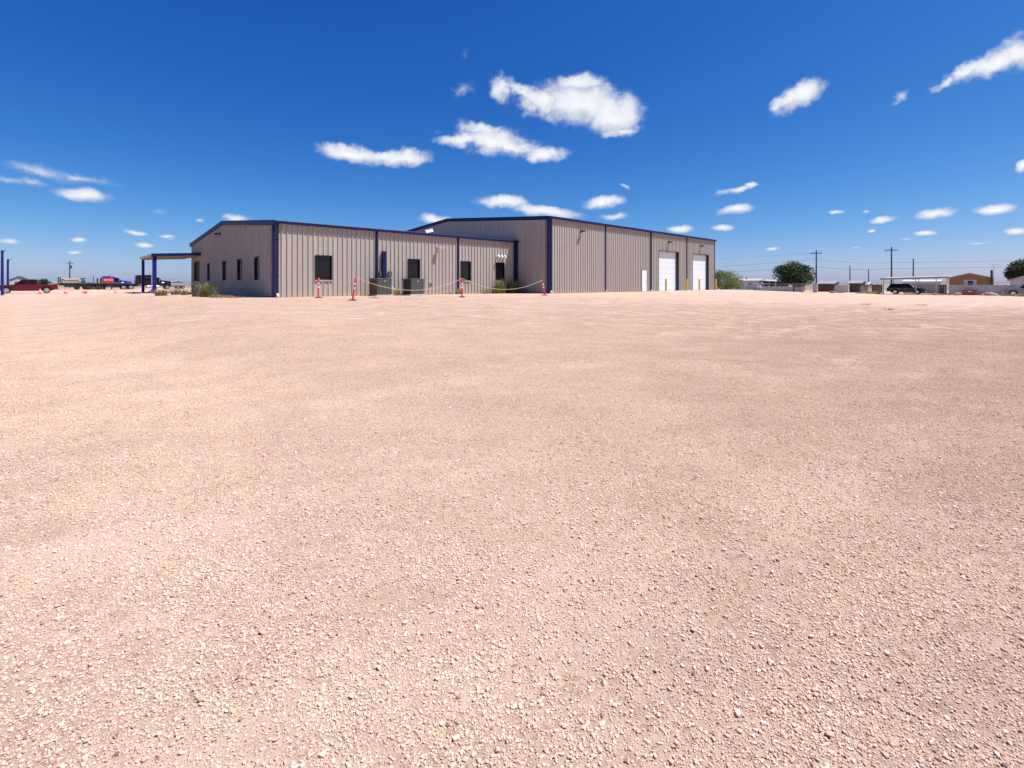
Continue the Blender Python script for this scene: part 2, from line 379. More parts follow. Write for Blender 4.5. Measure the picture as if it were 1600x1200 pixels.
    for vv, offs in ((v1, (3.57, 1.77, -2.1, -3.9, -8.2, -10.0, 8.1, 6.3, -14.5, -16.3)), (v2, (15.2, 17.0, 19.4, 21.2, 25.0, 26.8))):
        for o_ in offs:
            q = t.math('SUBTRACT', 1.0, t.math('MULTIPLY', t.math('ABSOLUTE', t.math('SUBTRACT', vv, o_)), 2.6))
            m_ = q if m_ is None else t.math('MAXIMUM', m_, q)
    lane = t.math('MULTIPLY', t.mrange(m_, 0, .8), brk); edge = t.math('MULTIPLY', t.mrange(m_, -1.2, -.2), t.mrange(m_, .3, -.1))
    base = t.mix(t.math('MULTIPLY', lane, .55), base, (.64, .475, .37)); base = t.mix(t.math('MULTIPLY', edge, .30), base, (.46, .32, .24))
    # beyond the lot the soil is browner and has scrub
    r = t.vmath('LENGTH', P); far = t.mrange(r, 125, 220)
    scrub = t.noise(P, .06, 5, .7)
    farc = t.mix(t.mrange(scrub.outputs['Fac'], .42, .6), (.36, .26, .19), (.17, .16, .09))
    t.link(t.mix(far, base, farc), b.inputs['Base Color'])
    hgt = t.math('ADD', t.math('MULTIPLY', vo.outputs['Distance'], -.5), t.math('MULTIPLY', sm.outputs['Fac'], .25))
    hgt = t.math('ADD', hgt, t.math('MULTIPLY', vo2.outputs['Distance'], -.35))
    grit = t.noise(P, 170, 3, .7); hgt = t.math('ADD', hgt, t.math('MULTIPLY', grit.outputs['Fac'], .9))
    bp = t.new('ShaderNodeBump'); bp.inputs['Strength'].default_value = .7; bp.inputs['Distance'].default_value = .02
    t.link(hgt, bp.inputs['Height']); t.link(bp.outputs[0], b.inputs['Normal'])
    me.materials.append(mt); o = bpy.data.objects.new('ground', me); col.objects.link(o)
    tag(o, 'pale pink crushed gravel lot reaching to the horizon', None, None, 'structure')
GR_A = (.52, .374, .284); GR_B = (.595, .442, .340); GR_C = (.55, .40, .308)
build_ground()

def hills():
    mb = MB(); n = 160
    top = []
    for i in range(n + 1):
        a = R(-70 + 140 * i / n); h = 5 + 5 * math.sin(i * .21) + 4 * math.sin(i * .083 + 1) + 2 * math.sin(i * .57)
        h = max(2.5, h + (8 if a > .5 else 0)); top.append((a, h))
    for (a, h), (c, k) in zip(top[:-1], top[1:]):
        p = lambda an, r, z: (math.sin(an) * r, math.cos(an) * r, z)
        mb.quad(p(a, 3200, -1.5), p(c, 3200, -1.5), p(c, 3500, k), p(a, 3500, h))
        mb.quad(p(a, 3500, h), p(c, 3500, k), p(c, 4000, -1.5), p(a, 4000, -1.5))
    tag(mb.build('hills', mat('far hills', (.16, .17, .18), .9, 0, .2, .004), smooth=True), 'low far hills on the horizon', None, None, 'structure')
hills()

TRK = (math.sin(R(38.7)), math.cos(R(38.7)), (3.57, 1.77, -2.1, -3.9, -8.2, -10.0, 8.1, 6.3))
def tracks(x, y):
    v = -x * TRK[0] + y * TRK[1] + .5 * math.sin((x * TRK[1] + y * TRK[0]) / 5.0)
    return max(max(0., 1 - abs(v - o) / .30) for o in TRK[2]) * (.6 + .4 * math.sin(x * 1.3 + y * .7))
# ------------------------------------------------------------------ loose gravel (real stones in instanced patches)
def gravel():
    sm = bpy.data.materials.new('gravel stones'); sm.use_nodes = True; t = NT(sm.node_tree); b = t.n['Principled BSDF']
    b.inputs['Roughness'].default_value = .9; b.inputs['Specular IOR Level'].default_value = .2
    g = t.new('ShaderNodeNewGeometry')
    c = t.ramp(g.outputs['Random Per Island'], [(0, (.18, .09, .07)), (.02, (.30, .18, .145)), (.07, (.46, .315, .24)), (.35, (.57, .405, .305)), (.62, (.64, .465, .355)), (.90, (.68, .525, .42)), (.975, (.70, .585, .49)), (1, (.74, .68, .61))])
    c = coarse(t, t.mix(1.0, c, (1.09, 1.08, 1.05), 'MULTIPLY'))
    t.link(c, b.inputs['Base Color'])
    ico = bmesh.new(); bmesh.ops.create_icosphere(ico, subdivisions=1, radius=1)
    IV = np.array([v.co[:] for v in ico.verts]); IF = np.array([[v.index for v in f.verts] for f in ico.faces]); ico.free()
    cc = bpy.data.collections.new('gravel_patches')
    RAD = .34
    counts = [60, 200, 430, 690, 950, 1220, 1480, 1750]
    V = 3
    for ci, n in enumerate(counts):
        for k in range(V):
            r = RAD * np.sqrt(rng.random(n)); a = rng.random(n) * 6.283
            r = r * (1 - .25 * (rng.random(n) < .3))
            size = np.clip(.0027 * np.exp(rng.normal(0, .42, n)), .0015, .012)
            big = rng.random(n) < .006; size[big] *= 1.7
            sc = size[:, None] * np.stack([rng.uniform(.8, 1.5, n), rng.uniform(.7, 1.1, n), rng.uniform(.45, .9, n)], 1)
            vv = IV[None] * (1 + rng.uniform(-.28, .28, (n, len(IV), 1))) * sc[:, None, :]
            # random tilt and spin
            ax = rng.uniform(-.5, .5, n); ca, sa = np.cos(ax)[:, None], np.sin(ax)[:, None]
            y = vv[..., 1] * ca - vv[..., 2] * sa; z = vv[..., 1] * sa + vv[..., 2] * ca; vv = np.stack([vv[..., 0], y, z], -1)
            az = rng.uniform(0, 6.28, n); ca, sa = np.cos(az)[:, None], np.sin(az)[:, None]
            x = vv[..., 0] * ca - vv[..., 1] * sa; y = vv[..., 0] * sa + vv[..., 1] * ca
            vv = np.stack([x + (r * np.cos(a))[:, None], y + (r * np.sin(a))[:, None], vv[..., 2] + (size * rng.uniform(.25, .85, n))[:, None]], -1)
            ff = IF[None] + (np.arange(n) * len(IV))[:, None, None]
            me = bpy.data.meshes.new('gp'); me.from_pydata(vv.reshape(-1, 3).tolist(), [], ff.reshape(-1, 3).tolist()); me.materials.append(sm)
            o = bpy.data.objects.new('gravel_patch_%02d' % (ci * V + k), me); cc.objects.link(o)
    # patch positions: a jittered grid over the lot in front of the camera, thinning with distance
    pts = []; idx = []
    def layer(y0, y1, step, drop):
        for y in np.arange(y0, y1, step):
            w = 1.15 * y + 2.2
            for x in np.arange(-w, w, step):
                px, py = x + rng.uniform(-.38, .38) * step, y + rng.uniform(-.38, .38) * step
                nz = (math.sin(px * .9 + 1.3 * math.sin(py * .55 + .5)) + math.sin(py * 1.25 + 1.1 * math.sin(px * .6)) + .8 * math.sin(px * 2.3 + py * 1.7) + .7 * math.sin(px * 3.9 - py * 3.1 + 2)) / 3.5
                fd_ = max(0., min(1., 1 - (y - 5) / 9)); lev = 6.0 + fd_ * (1.5 * nz + .7 * min(max(px / 4, -1.2), 1.2)) + rng.normal(0, .6) - drop * (y - 6.4) - (.5 + 2.2 * fd_) * tracks(px, py)
                ci = int(round(lev))
                if ci < 0: continue
                pts.append((px, py)); idx.append(min(ci, 7) * V + int(rng.integers(V)))
    layer(.7, 6.4, .32, 0); layer(6.4, 13, .34, .24); layer(13, 33, .42, .24)
    P = np.array(pts); Z = terrain(P[:, 0], P[:, 1])
    me = bpy.data.meshes.new('gravel_points'); me.from_pydata(np.column_stack([P, Z]).tolist(), [], [])
    at_ = me.attributes.new('pick', 'INT', 'POINT'); at_.data.foreach_set('value', np.array(idx, dtype=np.int32))
    e_ = .12; gx = (terrain(P[:, 0] + e_, P[:, 1]) - terrain(P[:, 0] - e_, P[:, 1])) / (2 * e_); gy = (terrain(P[:, 0], P[:, 1] + e_) - terrain(P[:, 0], P[:, 1] - e_)) / (2 * e_)
    eul = []
    for a_, b_, sp_ in zip(gx, gy, rng.uniform(0, 6.283, len(P))):
        q_ = Vector((0, 0, 1)).rotation_difference(Vector((-a_, -b_, 1)).normalized()) @ Quaternion((0, 0, 1), sp_); eul += list(q_.to_euler('XYZ'))
    at_ = me.attributes.new('spin', 'FLOAT_VECTOR', 'POINT'); at_.data.foreach_set('vector', np.array(eul, dtype=np.float32))
    o = bpy.data.objects.new('gravel_stones', me); col.objects.link(o)
    tag(o, 'loose pinkish crushed stones scattered over the lot', 'gravel', None, 'stuff')
    ng = bpy.data.node_groups.new('scatter', 'GeometryNodeTree')
    ng.interface.new_socket('Geometry', in_out='INPUT', socket_type='NodeSocketGeometry'); ng.interface.new_socket('Geometry', in_out='OUTPUT', socket_type='NodeSocketGeometry')
    N = ng.nodes; gi = N.new('NodeGroupInput'); go = N.new('NodeGroupOutput'); ip = N.new('GeometryNodeInstanceOnPoints'); ci = N.new('GeometryNodeCollectionInfo')
    ci.inputs['Collection'].default_value = cc; ci.inputs['Separate Children'].default_value = True; ci.inputs['Reset Children'].default_value = True
    a1 = N.new('GeometryNodeInputNamedAttribute'); a1.data_type = 'INT'; a1.inputs['Name'].default_value = 'pick'
    a2 = N.new('GeometryNodeInputNamedAttribute'); a2.data_type = 'FLOAT_VECTOR'; a2.inputs['Name'].default_value = 'spin'
    L = ng.links
    mp = N.new('GeometryNodeMeshToPoints'); L.new(gi.outputs[0], mp.inputs[0]); L.new(mp.outputs[0], ip.inputs['Points'])
    L.new(ci.outputs[0], ip.inputs['Instance']); ip.inputs['Pick Instance'].default_value = True
    L.new(a1.outputs['Attribute'], ip.inputs['Instance Index']); L.new(a2.outputs['Attribute'], ip.inputs['Rotation'])
    L.new(ip.outputs[0], go.inputs[0])
    md = o.modifiers.new('scatter', 'NODES'); md.node_group = ng
gravel()

# ------------------------------------------------------------------ metal buildings
# a wall map turns (s along the wall, d outward, z) into root-local coordinates
front = lambda s, d, z: (s, -d, z)
gable = lambda s, d, z: (-d, s, z)
RIB = .305; PW = .915
def panels(parent, mp, L, h, openings, m, kinks=()):
    """ribbed metal sheets, each a part of its own, cut round the openings"""
    n = int(math.ceil(L / PW - 1e-6)); prof_w = [(0, 0), (.116, 0), (.126, .054), (.166, .054), (.188, 0)]
    for i in range(n):
        a, b = i * PW, min((i + 1) * PW, L)
        pr = []
        for k in range(3):
            for ds, d in prof_w:
                s = a + k * RIB + ds
                if s < b - 1e-4: pr.append((s, d))
        pr.append((b, 0))
        def dep(s):
            for (s0, d0), (s1, d1) in zip(pr[:-1], pr[1:]):
                if s0 <= s <= s1: return d0 + (d1 - d0) * (s - s0) / max(1e-9, s1 - s0)
            return 0
        ex = set(q for o in openings for q in o[:2] if a < q < b) | set(k for k in kinks if a < k < b)
        ss = sorted(pr + [(q, dep(q)) for q in ex])
        mb = MB()
        for (s0, d0), (s1, d1) in zip(ss[:-1], ss[1:]):
            if s1 - s0 < 1e-5: continue
            mid = (s0 + s1) / 2; spans = [(0, None)]
            for (o0, o1, z0, z1) in openings:
                if o0 < mid < o1:
                    lo = spans.pop(); 
                    if z0 > lo[0]: spans.append((lo[0], z0))
                    spans.append((z1, None))
            for lo, hi in spans:
                h0, h1 = (h(s0), h(s1)) if hi is None else (hi, hi)
                mb.quad(mp(s0, d0, lo), mp(s1, d1, lo), mp(s1, d1, h1), mp(s0, d0, h0))
        # a sheet cut in two by an opening is two pieces
        key = lambda q: tuple(round(c, 4) for c in q); par = {}
        def find(q):
            while par.setdefault(q, q) != q: q = par[q]
            return q
        for f in mb.f:
            for q in f[1:]: par[find(key(mb.v[q]))] = find(key(mb.v[f[0]]))
        comp = {}
        for f in mb.f: comp.setdefault(find(key(mb.v[f[0]])), []).append(f)
        for fs in comp.values():
            p_ = MB()
            for f in fs: p_.add([mb.v[q] for q in f], [tuple(range(len(f)))])
            p_.build('wall_panel', m, parent, fix=False)
def wbox(mb, mp, s0, s1, d0, d1, z0, z1):
    a = mp(s0, d0, z0); b = mp(s1, d1, z1)
    return mb.box(min(a[0], b[0]), max(a[0], b[0]), min(a[1], b[1]), max(a[1], b[1]), min(a[2], b[2]), max(a[2], b[2]))
def window(root, mp, s0, s1, z0, z1, split=None):
    fr = MB(); e = .05
    for q in ((s0, s0 + e, z0, z1), (s1 - e, s1, z0, z1), (s0 + e, s1 - e, z0, z0 + e), (s0 + e, s1 - e, z1 - e, z1)):
        wbox(fr, mp, q[0], q[1], -.13, .045, q[2], q[3])
    w = fr.build('window', M['frame'], root)
    if split:
        c = s0 + (s1 - s0) * split
        wbox(MB(), mp, c - .04, c + .04, -.11, .0, z0 + e, z1 - e).build('mullion', M['mullion'], w)
        wbox(MB(), mp, s0 + e, c - .04, -.10, -.08, z0 + e, z1 - e).build('pane', M['glass'], w)
        wbox(MB(), mp, c + .04, s1 - e, -.085, -.065, z0 + e, z1 - e).build('pane', M['glass'], w)
    else:
        wbox(MB(), mp, s0 + e, s1 - e, -.10, -.08, z0 + e, z1 - e).build('pane', M['glass'], w)
        sl_ = MB(); wbox(sl_, mp, s0 - .04, s1 + .04, .036, .075, z0 - .07, z0 - .002); sl_.build('sill', M['siding'], w)
    return w
def downspout(root, mp, s, top, m, kick=True, depth=.09, wid=.11):
    mb = MB(); wbox(mb, mp, s, s + wid, .056, .056 + depth, .22, top)
    d = mb.build('downspout', m, root, bevel=.008)
    if kick:
        k = MB(); a = mp(s + wid / 2, .085, .25); b = mp(s + wid / 2, .15, .12); c = mp(s + wid / 2, .30, .07)
        k.tube(a, b, .06, 8); k.tube(b, c, .06, 8); k.build('elbow', M['white'], d)
        for z in (1.2, top - 1.0): wbox(MB(), mp, s - .03, s + wid + .03, .036, .045 + depth, z, z + .05).build('strap', m, d)
    return d
def metal_building(name, label, loc, L, W, eave, rise, win_f, win_g, holes_f, bays, spouts, gtrim_to=None):
    root = empty(name, (loc[0], loc[1], PAD), R(43.7), label, 'building')
    hg = lambda y: eave + rise * (1 - abs(y - W / 2) / (W / 2))
    hf = lambda s: eave
    core = MB(); i = .3
    sec = [(i, 0), (W - i, 0), (W - i, eave - .1), (W / 2, eave + rise - .12), (i, eave - .1)]
    core.add([(i, y, z) for y, z in sec] + [(L - i, y, z) for y, z in sec], [tuple(range(5)), tuple(range(5, 10))[::-1]] + [(k, 5 + k, 5 + (k+1) % 5, (k+1) % 5) for k in range(5)])
    wl = core.build('wall', M['core'], root)
    # plain back and far end sheets
    bk = MB(); bk.quad((0, W, 0), (L, W, 0), (L, W, eave), (0, W, eave)); bk.quad((L, 0, 0), (L, W, 0), (L, W, eave), (L, 0, eave)); bk.add([(L, 0, eave), (L, W, eave), (L, W/2, eave+rise)], [(0, 1, 2)])
    bk.build('back_sheet', M['siding'], wl, fix=False)
    panels(wl, front, L, hf, win_f + holes_f, M['siding'])
    panels(wl, gable, W, hg, win_g, M['siding'], (W / 2,))
    # roof, rake trim, gutter
    ov = .17
    rf = MB(); th = .10
    sec = [(-.02, eave), (W / 2, eave + rise), (W + .02, eave), (W + .02, eave + th), (W / 2, eave + rise + th), (-.02, eave + th)]
    rf.add([(0.03, y, z + .01) for y, z in sec] + [(L + .1, y, z + .01) for y, z in sec], [tuple(range(6)), tuple(range(6, 12))[::-1]] + [(k, 6 + k, 6 + (k+1) % 6, (k+1) % 6) for k in range(6)])
    ro = rf.build('roof', M['roof'], root)
    rk = MB()
    for y0, z0, y1, z1 in ((-.23, eave - .02, W/2, eave + rise), (W/2, eave + rise, W + .23, eave - .02)):
        lo, hi = -.13, .17
        rk.add([(-.12, y0, z0+lo), (-.12, y1, z1+lo), (-.12, y1, z1+hi), (-.12, y0, z0+hi), (.028, y0, z0+lo), (.028, y1, z1+lo), (.028, y1, z1+hi), (.028, y0, z0+hi)],
               [(0,1,2,3),(4,7,6,5),(0,4,5,1),(1,5,6,2),(2,6,7,3),(3,7,4,0)])
    rk.build('rake_trim', M['blue'], ro, fix=True)
    gt = MB(); gt.prism([(0,0),(1,0),(1,1),(0,1)], 0, 1) if False else None
    n = len(bays)
    gt = MB(); prof = [(-.02, eave - .01), (-.23, eave - .01), (-.23, eave + .13), (-.21, eave + .165), (-.02, eave + .165)]
    m5 = len(prof); gt.add([(.03, y, z) for y, z in prof] + [(L + .12, y, z) for y, z in prof], [tuple(range(m5)), tuple(range(m5, 2*m5))[::-1]] + [(k, m5+k, m5+(k+1) % m5, (k+1) % m5) for k in range(m5)])
    g = gt.build('gutter', M['blue'], root)
    s = 1.5
    while s < L: MB().box(s, s + .03, -.237, -.228, eave - .005, eave + .13).build('gutter_joint', M['blue'], g); s += 3.05
    # corner trim folded round the corner, and base trim
    ct = MB(); ct.box(-.048, .0, 0.0, .26, 0, eave - .02); ct.box(-.048, .09, -.048, .0, 0, eave - .005)
    ct.build('corner_trim', M['blue'], root)
    bt = MB(); bt.box(-.03, .25, .3, W, .0, .05); bt.build('base_trim', M['core'], root)
    for s in bays:
        mb = MB(); wbox(mb, front, s - .055, s + .055, .056, .14, .12, eave); mb.build('downspout', M['blue'], root, bevel=.006)
        k = MB(); k.tube(front(s, .08, .16), front(s, .24, .07), .05, 8); k.build('elbow', M['white'], root)
    return root

OE = 4.25
def ofs(px, lo=0, hi=40):   # pixel column -> distance along the office long wall
    r = (px - 800) / F; return (r * OFF[1] - OFF[0]) / (UX - r * UY)
def whs(px):
    r = (px - 800) / F; return (r * WH[1] - WH[0]) / (UX - r * UY)
def ogt(px):
    r = (px - 800) / F; return (r * OFF[1] - OFF[0]) / (WX - r * WY)
def wz(px, py, fn, base, d=(UX, UY)):
    s = fn(px); dep = base[1] + d[1] * s; return CAM_Z - (py - HOR) / F * dep - PAD
fw = []
for x0, x1, yt, yb in ((492, 518.6, 398.5, 437.5), (637, 656, 404.5, 439), (719.5, 735.2, 408.5, 440.2), (773.6, 788, 411, 440.6)):
    fw.append((ofs(x0), ofs(x1), 1.02, 2.52))
gw = []
for x0, x1, yt, yb in ((406.5, 398, 397, 438.5), (379, 371.3, 402, 439.6), (355.2, 348.4, 406, 440.5), (329.6, 324.6, 410, 441)):
    gw.append((ogt(x0), ogt(x1), .98, 2.46))
store = (18.55, 20.75, .95, 2.75)
office = metal_building('office_building', 'low tan ribbed metal office building with navy trim, dark windows and porch', OFF, 19.4, 22.0, OE, .98, fw, gw + [store], [], [ofs(587.5), ofs(715)], [])
for w in fw: window(office, front, *w)
for w in gw: window(office, gable, *w, split=.38)
# storefront glazing under the porch
s0, s1, z0, z1 = store
st = MB(); e = .06
for q in ((s0, s0+e, z0, z1), (s1-e, s1, z0, z1), (s0+e, s1-e, z0, z0+e), (s0+e, s1-e, z1-e, z1)): wbox(st, gable, q[0], q[1], -.12, .045, q[2], q[3])
sw = st.build('window', M['frame'], office)
for k in range(3):
    a = s0 + e + k * (s1 - s0 - 2*e) / 3; b = a + (s1 - s0 - 2*e) / 3
    wbox(MB(), gable, a + .025, b - .025, -.1, -.08, z0 + e, z1 - e).build('pane', M['glass'], sw)
    if k: wbox(MB(), gable, a - .025, a + .025, -.11, -.0, z0 + e, z1 - e).build('mullion', M['mullion'], sw)
downspout(office, front, .14, OE + .02, M['blue'])
# end downspout in the corner against the warehouse
mb = MB(); wbox(mb, front, 19.4 - .44, 19.4 - .06, .04, .16, .1, OE - .02); mb.build('downspout', M['blue'], office, bevel=.01)
# porch: sloping canopy on two posts
def porch():
    q = 3.35; t0, t1 = 18.1, 25.0; zi, zo = 3.22, 3.02
    c = MB(); c.add([(-q, t0, zo-.02), (-.05, t0, zi-.02), (-.05, t1, zi-.02), (-q, t1, zo-.02), (-q, t0, zo+.1), (-.05, t0, zi+.1), (-.05, t1, zi+.1), (-q, t1, zo+.1)], [(0,3,2,1),(4,5,6,7),(0,1,5,4),(1,2,6,5),(2,3,7,6),(3,0,4,7)])
    cp = c.build('porch_roof', M['soffit'], office)
    f = MB(); f.add([(-q-.05, t0-.06, zo-.07), (-.05, t0-.06, zi-.07), (-.05, t0-.003, zi-.07), (-q-.05, t0-.003, zo-.07), (-q-.05, t0-.06, zo+.16), (-.05, t0-.06, zi+.16), (-.05, t0-.003, zi+.16), (-q-.05, t0-.003, zo+.16)], [(0,3,2,1),(4,5,6,7),(0,1,5,4),(1,2,6,5),(2,3,7,6),(3,0,4,7)])
    f.build('fascia', M['blue'], cp)
    f = MB(); f.box(-q-.055, -q-.003, t0, t1, zo-.05, zo+.13); f.build('fascia', M['soffit'], cp)
    for k in range(5):
        y = t0 + .8 + k * 1.35; b = MB(); b.add([(-q+.1, y, zo-.14), (-.1, y, zi-.14), (-.1, y+.08, zi-.14), (-q+.1, y+.08, zo-.14), (-q+.1, y, zo-.025), (-.1, y, zi-.025), (-.1, y+.08, zi-.025), (-q+.1, y+.08, zo-.025)], [(0,3,2,1),(4,5,6,7),(0,1,5,4),(1,2,6,5),(2,3,7,6),(3,0,4,7)]); b.build('rafter', M['soffit'], cp)
    for y, w in ((t0 + .12, .26), (t1 - .5, .2)):
        p = MB(); p.box(-q + .05, -q + .05 + w, y, y + w, .0, zo - .03); po = p.build('post', M['bluepost'], office, bevel=.01)
        b = MB(); b.box(-q - .06, -q + .16 + w, y - .1, y + w + .1, .0, .03); b.build('base_plate', M['bluepost'], po)
    p = MB(); p.tube((-q + .02, t0 + .1, .35), (-q - .06, t0 + .08, .2), .05); p.tube((-q-.06, t0+.08, .2), (-q - .4, t0 - .05, .08), .05); p.build('elbow', M['bluepost'], office)
    s = MB(); s.box(-4.2, -.1, t0 - .8, t1 + .6, -.15, .025); s.build('porch_slab', M['concrete'], office)
porch()
def wall_light(root, mp, s, z, m=None):
    m = m or M['lamp']; b = MB(); wbox(b, mp, s - .1, s + .1, .034, .10, z - .12, z + .12); o = b.build('wall_light', m, root, bevel=.01)
    h = MB(); a = mp(s, .08, z + .08); c = mp(s, .34, z + .02)
    h.tube(mp(s, .09, z + .02), mp(s, .22, z + .02), .03); h.build('arm', m, o)
    k = MB(); wbox(k, mp, s - .16, s + .16, .2, .46, z - .06, z + .07); k.build('lamp_head', m, o, bevel=.02)
    return o
wall_light(office, gable, ogt(345.5), wz(345.5, 366, ogt, OFF, (WX, WY)))
wall_light(office, front, ofs(683), 3.35, M['soffit'])
# three small angled vent pipes near the inside corner
for px in (776.5, 781.6, 786.6):
    s = ofs(px); v = MB(); v.tube(front(s, .03, 3.0), front(s, .16, 3.1), .055, 10); v.tube(front(s, .16, 3.1), front(s - .05, .36, 2.9), .075, 10); v.build('vent_pipe', M['white'], office)
# line-set cover, disconnect boxes, outlet
s = ofs(598); mb = MB(); wbox(mb, front, s - .12, s + .13, .036, .24, .3, 2.95); mb.build('line_cover', M['blue'], office, bevel=.01)
for px in (594.3, 608):
    s = ofs(px); mb = MB(); wbox(mb, front, s - .13, s + .13, .036, .16, 1.28, 1.62); bx = mb.build('disconnect_box', M['acgrey'], office, bevel=.01)
    c = MB(); c.path([front(s, .1, 1.28), front(s + .05, .12, .7), front(s + .22, .4, .35)], .022); c.build('conduit', M['galv'], bx)
s = ofs(672); mb = MB(); wbox(mb, front, s - .06, s + .06, .036, .10, .62, .80); mb.build('outlet_box', M['acgrey'], office)
# white flat antenna panel on the office roof
a = MB(); a.tube((14.6, 6.2, OE + .6), (14.6, 6.2, OE + 1.25), .03); ant = a.build('antenna_mast', M['galv'], office)
b = MB(); b.add([(14.3, 6.0, 5.15), (14.95, 5.85, 5.32), (15.05, 6.15, 5.62), (14.4, 6.3, 5.45)], [(0, 1, 2, 3)]); b.add([(14.3, 6.05, 5.13), (14.95, 5.9, 5.30), (15.05, 6.2, 5.60), (14.4, 6.35, 5.43)], [(0, 3, 2, 1)])
b.build('antenna_panel', M['housewhite'], ant)

# ---- warehouse
d1 = (whs(1029), whs(1059.7), 0.03, 4.2); d2 = (whs(1082), whs(1106.6), 0.03, 4.2); md_ = (whs(1002.7), whs(1010.3), .03, 2.17)
ware = metal_building('warehouse_building', 'tall tan ribbed metal warehouse with two white overhead doors and navy trim', WH, 30.4, 27.0, 6.0, 1.1, [], [], [d1, d2, md_], [7.6, 15.4, 23.1], [])
downspout(ware, front, .12, 6.02, M['blue'], wid=.14)
mb = MB(); mb.box(30.32, 30.46, -.06, .2, 0, 6.0); mb.build('corner_trim', M['blue'], ware)
for s0, s1, z0, z1 in (d1, d2):
    fr = MB()
    wbox(fr, front, s0 - .06, s0, -.29, .05, 0, z1 + .06); wbox(fr, front, s1, s1 + .06, -.29, .05, 0, z1 + .06); wbox(fr, front, s0, s1, -.29, .05, z1, z1 + .06)
    dr = fr.build('overhead_door', M['frame'], ware)
    n = 7; hh = (z1 - z0) / n
    for k in range(n):
        for j in range(4):      # each section shows raised fields
            pass
        sec = MB(); wbox(sec, front, s0 + .002, s1 - .002, -.285, -.255, z0 + k * hh + .003, z0 + (k + 1) * hh - .003)
        wbox(sec, front, s0 + .1, s1 - .1, -.256, -.249, z0 + k * hh + .09, z0 + (k + 1) * hh - .09)
        sec.build('door_section', M['doorwhite'], dr)
s0, s1, z0, z1 = md_
fr = MB(); wbox(fr, front, s0 - .05, s0 + .01, -.08, .045, 0, z1 + .05); wbox(fr, front, s1 - .01, s1 + .05, -.08, .045, 0, z1 + .05); wbox(fr, front, s0 + .01, s1 - .01, -.08, .045, z1, z1 + .05)
dr = fr.build('door', M['mullion'], ware)
wbox(MB(), front, s0 + .01, s1 - .01, -.02, .02, z0, z1 - .003).build('door_leaf', M['white'], dr)
hd = MB(); hd.tube(front(s1 - .1, .02, 1.05), front(s1 - .1, .08, 1.05), .02); hd.tube(front(s1 - .1, .08, 1.05), front(s1 - .24, .08, 1.05), .015); hd.build('handle', M['galv'], dr)
for px, z in ((907, 5.25), (1044, 5.2), (1094, 5.2)): wall_light(ware, front, whs(px), z)
# concrete apron in front of the doors
ap = MB(); ap.box(13.2, 34.5, -3.2, -.06, -.2, .02)
tag(ap.build('concrete_apron', M['concrete'], None, (WH[0], WH[1], PAD), rz=R(43.7)), 'pale concrete apron in front of the warehouse overhead doors', None, None, 'structure')
def woff(s, d): return Vector((WH[0] + UX * s - WX * d, WH[1] + UY * s - WY * d, PAD))
bl = ['yellow steel bollard left of the nearer white overhead door', 'yellow steel bollard right of the nearer white overhead door', 'yellow steel bollard left of the farther white overhead door', 'yellow steel bollard at the far corner of the warehouse']
for s, lb in zip((whs(1029) + .35, whs(1059.7) + .75, whs(1082) + .35, whs(1106.6) + .65), bl):
    p = woff(s, .65); p.z += .015; r = empty('bollard', p, 0, lb, 'bollard', 'yellow bollards guarding the overhead doors')
    b = MB(); b.tube((0, 0, 0), (0, 0, 1.22), .095, 16); po = b.build('post', M['yellow'], r, smooth=False)
    c = MB()
    for i in range(3):
        a0, a1 = i * .5, (i + 1) * .5
        c.tube((0, 0, 1.22 + .095 * math.sin(a0)), (0, 0, 1.22 + .095 * math.sin(a1)), .095 * math.cos(a0), 16, .095 * math.cos(a1))
    c.build('cap', M['yellow'], r, smooth=True)

# ------------------------------------------------------------------ condenser units on a pad
def oloc(s, d, z=0.): return Vector((OFF[0] + UX * s - WX * d, OFF[1] + UY * s - WY * d, PAD + z))
def ac(px, d, lb, coil):
    s = ofs(px); r = empty('air_conditioner', oloc(s, d, 0), R(43.7), lb, 'air conditioner', 'condenser units beside the office')
    MB().box(-.1, 1.1, -.1, 1.1, -.1, .09).build('pad', M['concrete'], r)
    MB().box(.03, .97, .03, .97, .09, 1.06).build('cabinet', coil, r)
    for x, y in ((0, 0), (1, 0), (0, 1), (1, 1)):
        MB().box(x - (.05 if x else 0), x + (0 if x else .05), y - (.05 if y else 0), y + (0 if y else .05), .09, 1.06).build('corner_post', M['acgrey'], r)
    tp = MB().box(-.015, 1.015, -.015, 1.015, 1.06, 1.13).build('top', M['acgrey'], r, bevel=.01)
    g = MB()
    for k in range(1, 7):
        rr = .065 * k
        for i in range(16):
            a, b = i * 6.2832 / 16, (i + 1) * 6.2832 / 16
            g.tube((.5 + rr * math.cos(a), .5 + rr * math.sin(a), 1.145), (.5 + rr * math.cos(b), .5 + rr * math.sin(b), 1.145), .006, 4)
    g.build('fan_guard', M['steel'], tp)
    for k in range(9):
        y = .085 + k * .094
        MB().box(y, y + .072, -.006, .026, .12, 1.05).build('louvre', M['acgrey'], r)
    for k in range(10):
        z = .14 + k * .092
        MB().box(-.004, .026, .055, .945, z, z + .03).build('louvre', coil, r)
    MB().box(.5, .56, -.012, -.005, .93, .98).build('badge', M['white'], r)
ac(571.5, 1.55, 'grey condenser unit with rusty side grille left of the blue line cover', M['accoil'])
ac(624.5, 1.45, 'grey condenser unit with dark side grille below the second office window', M['acdark'])

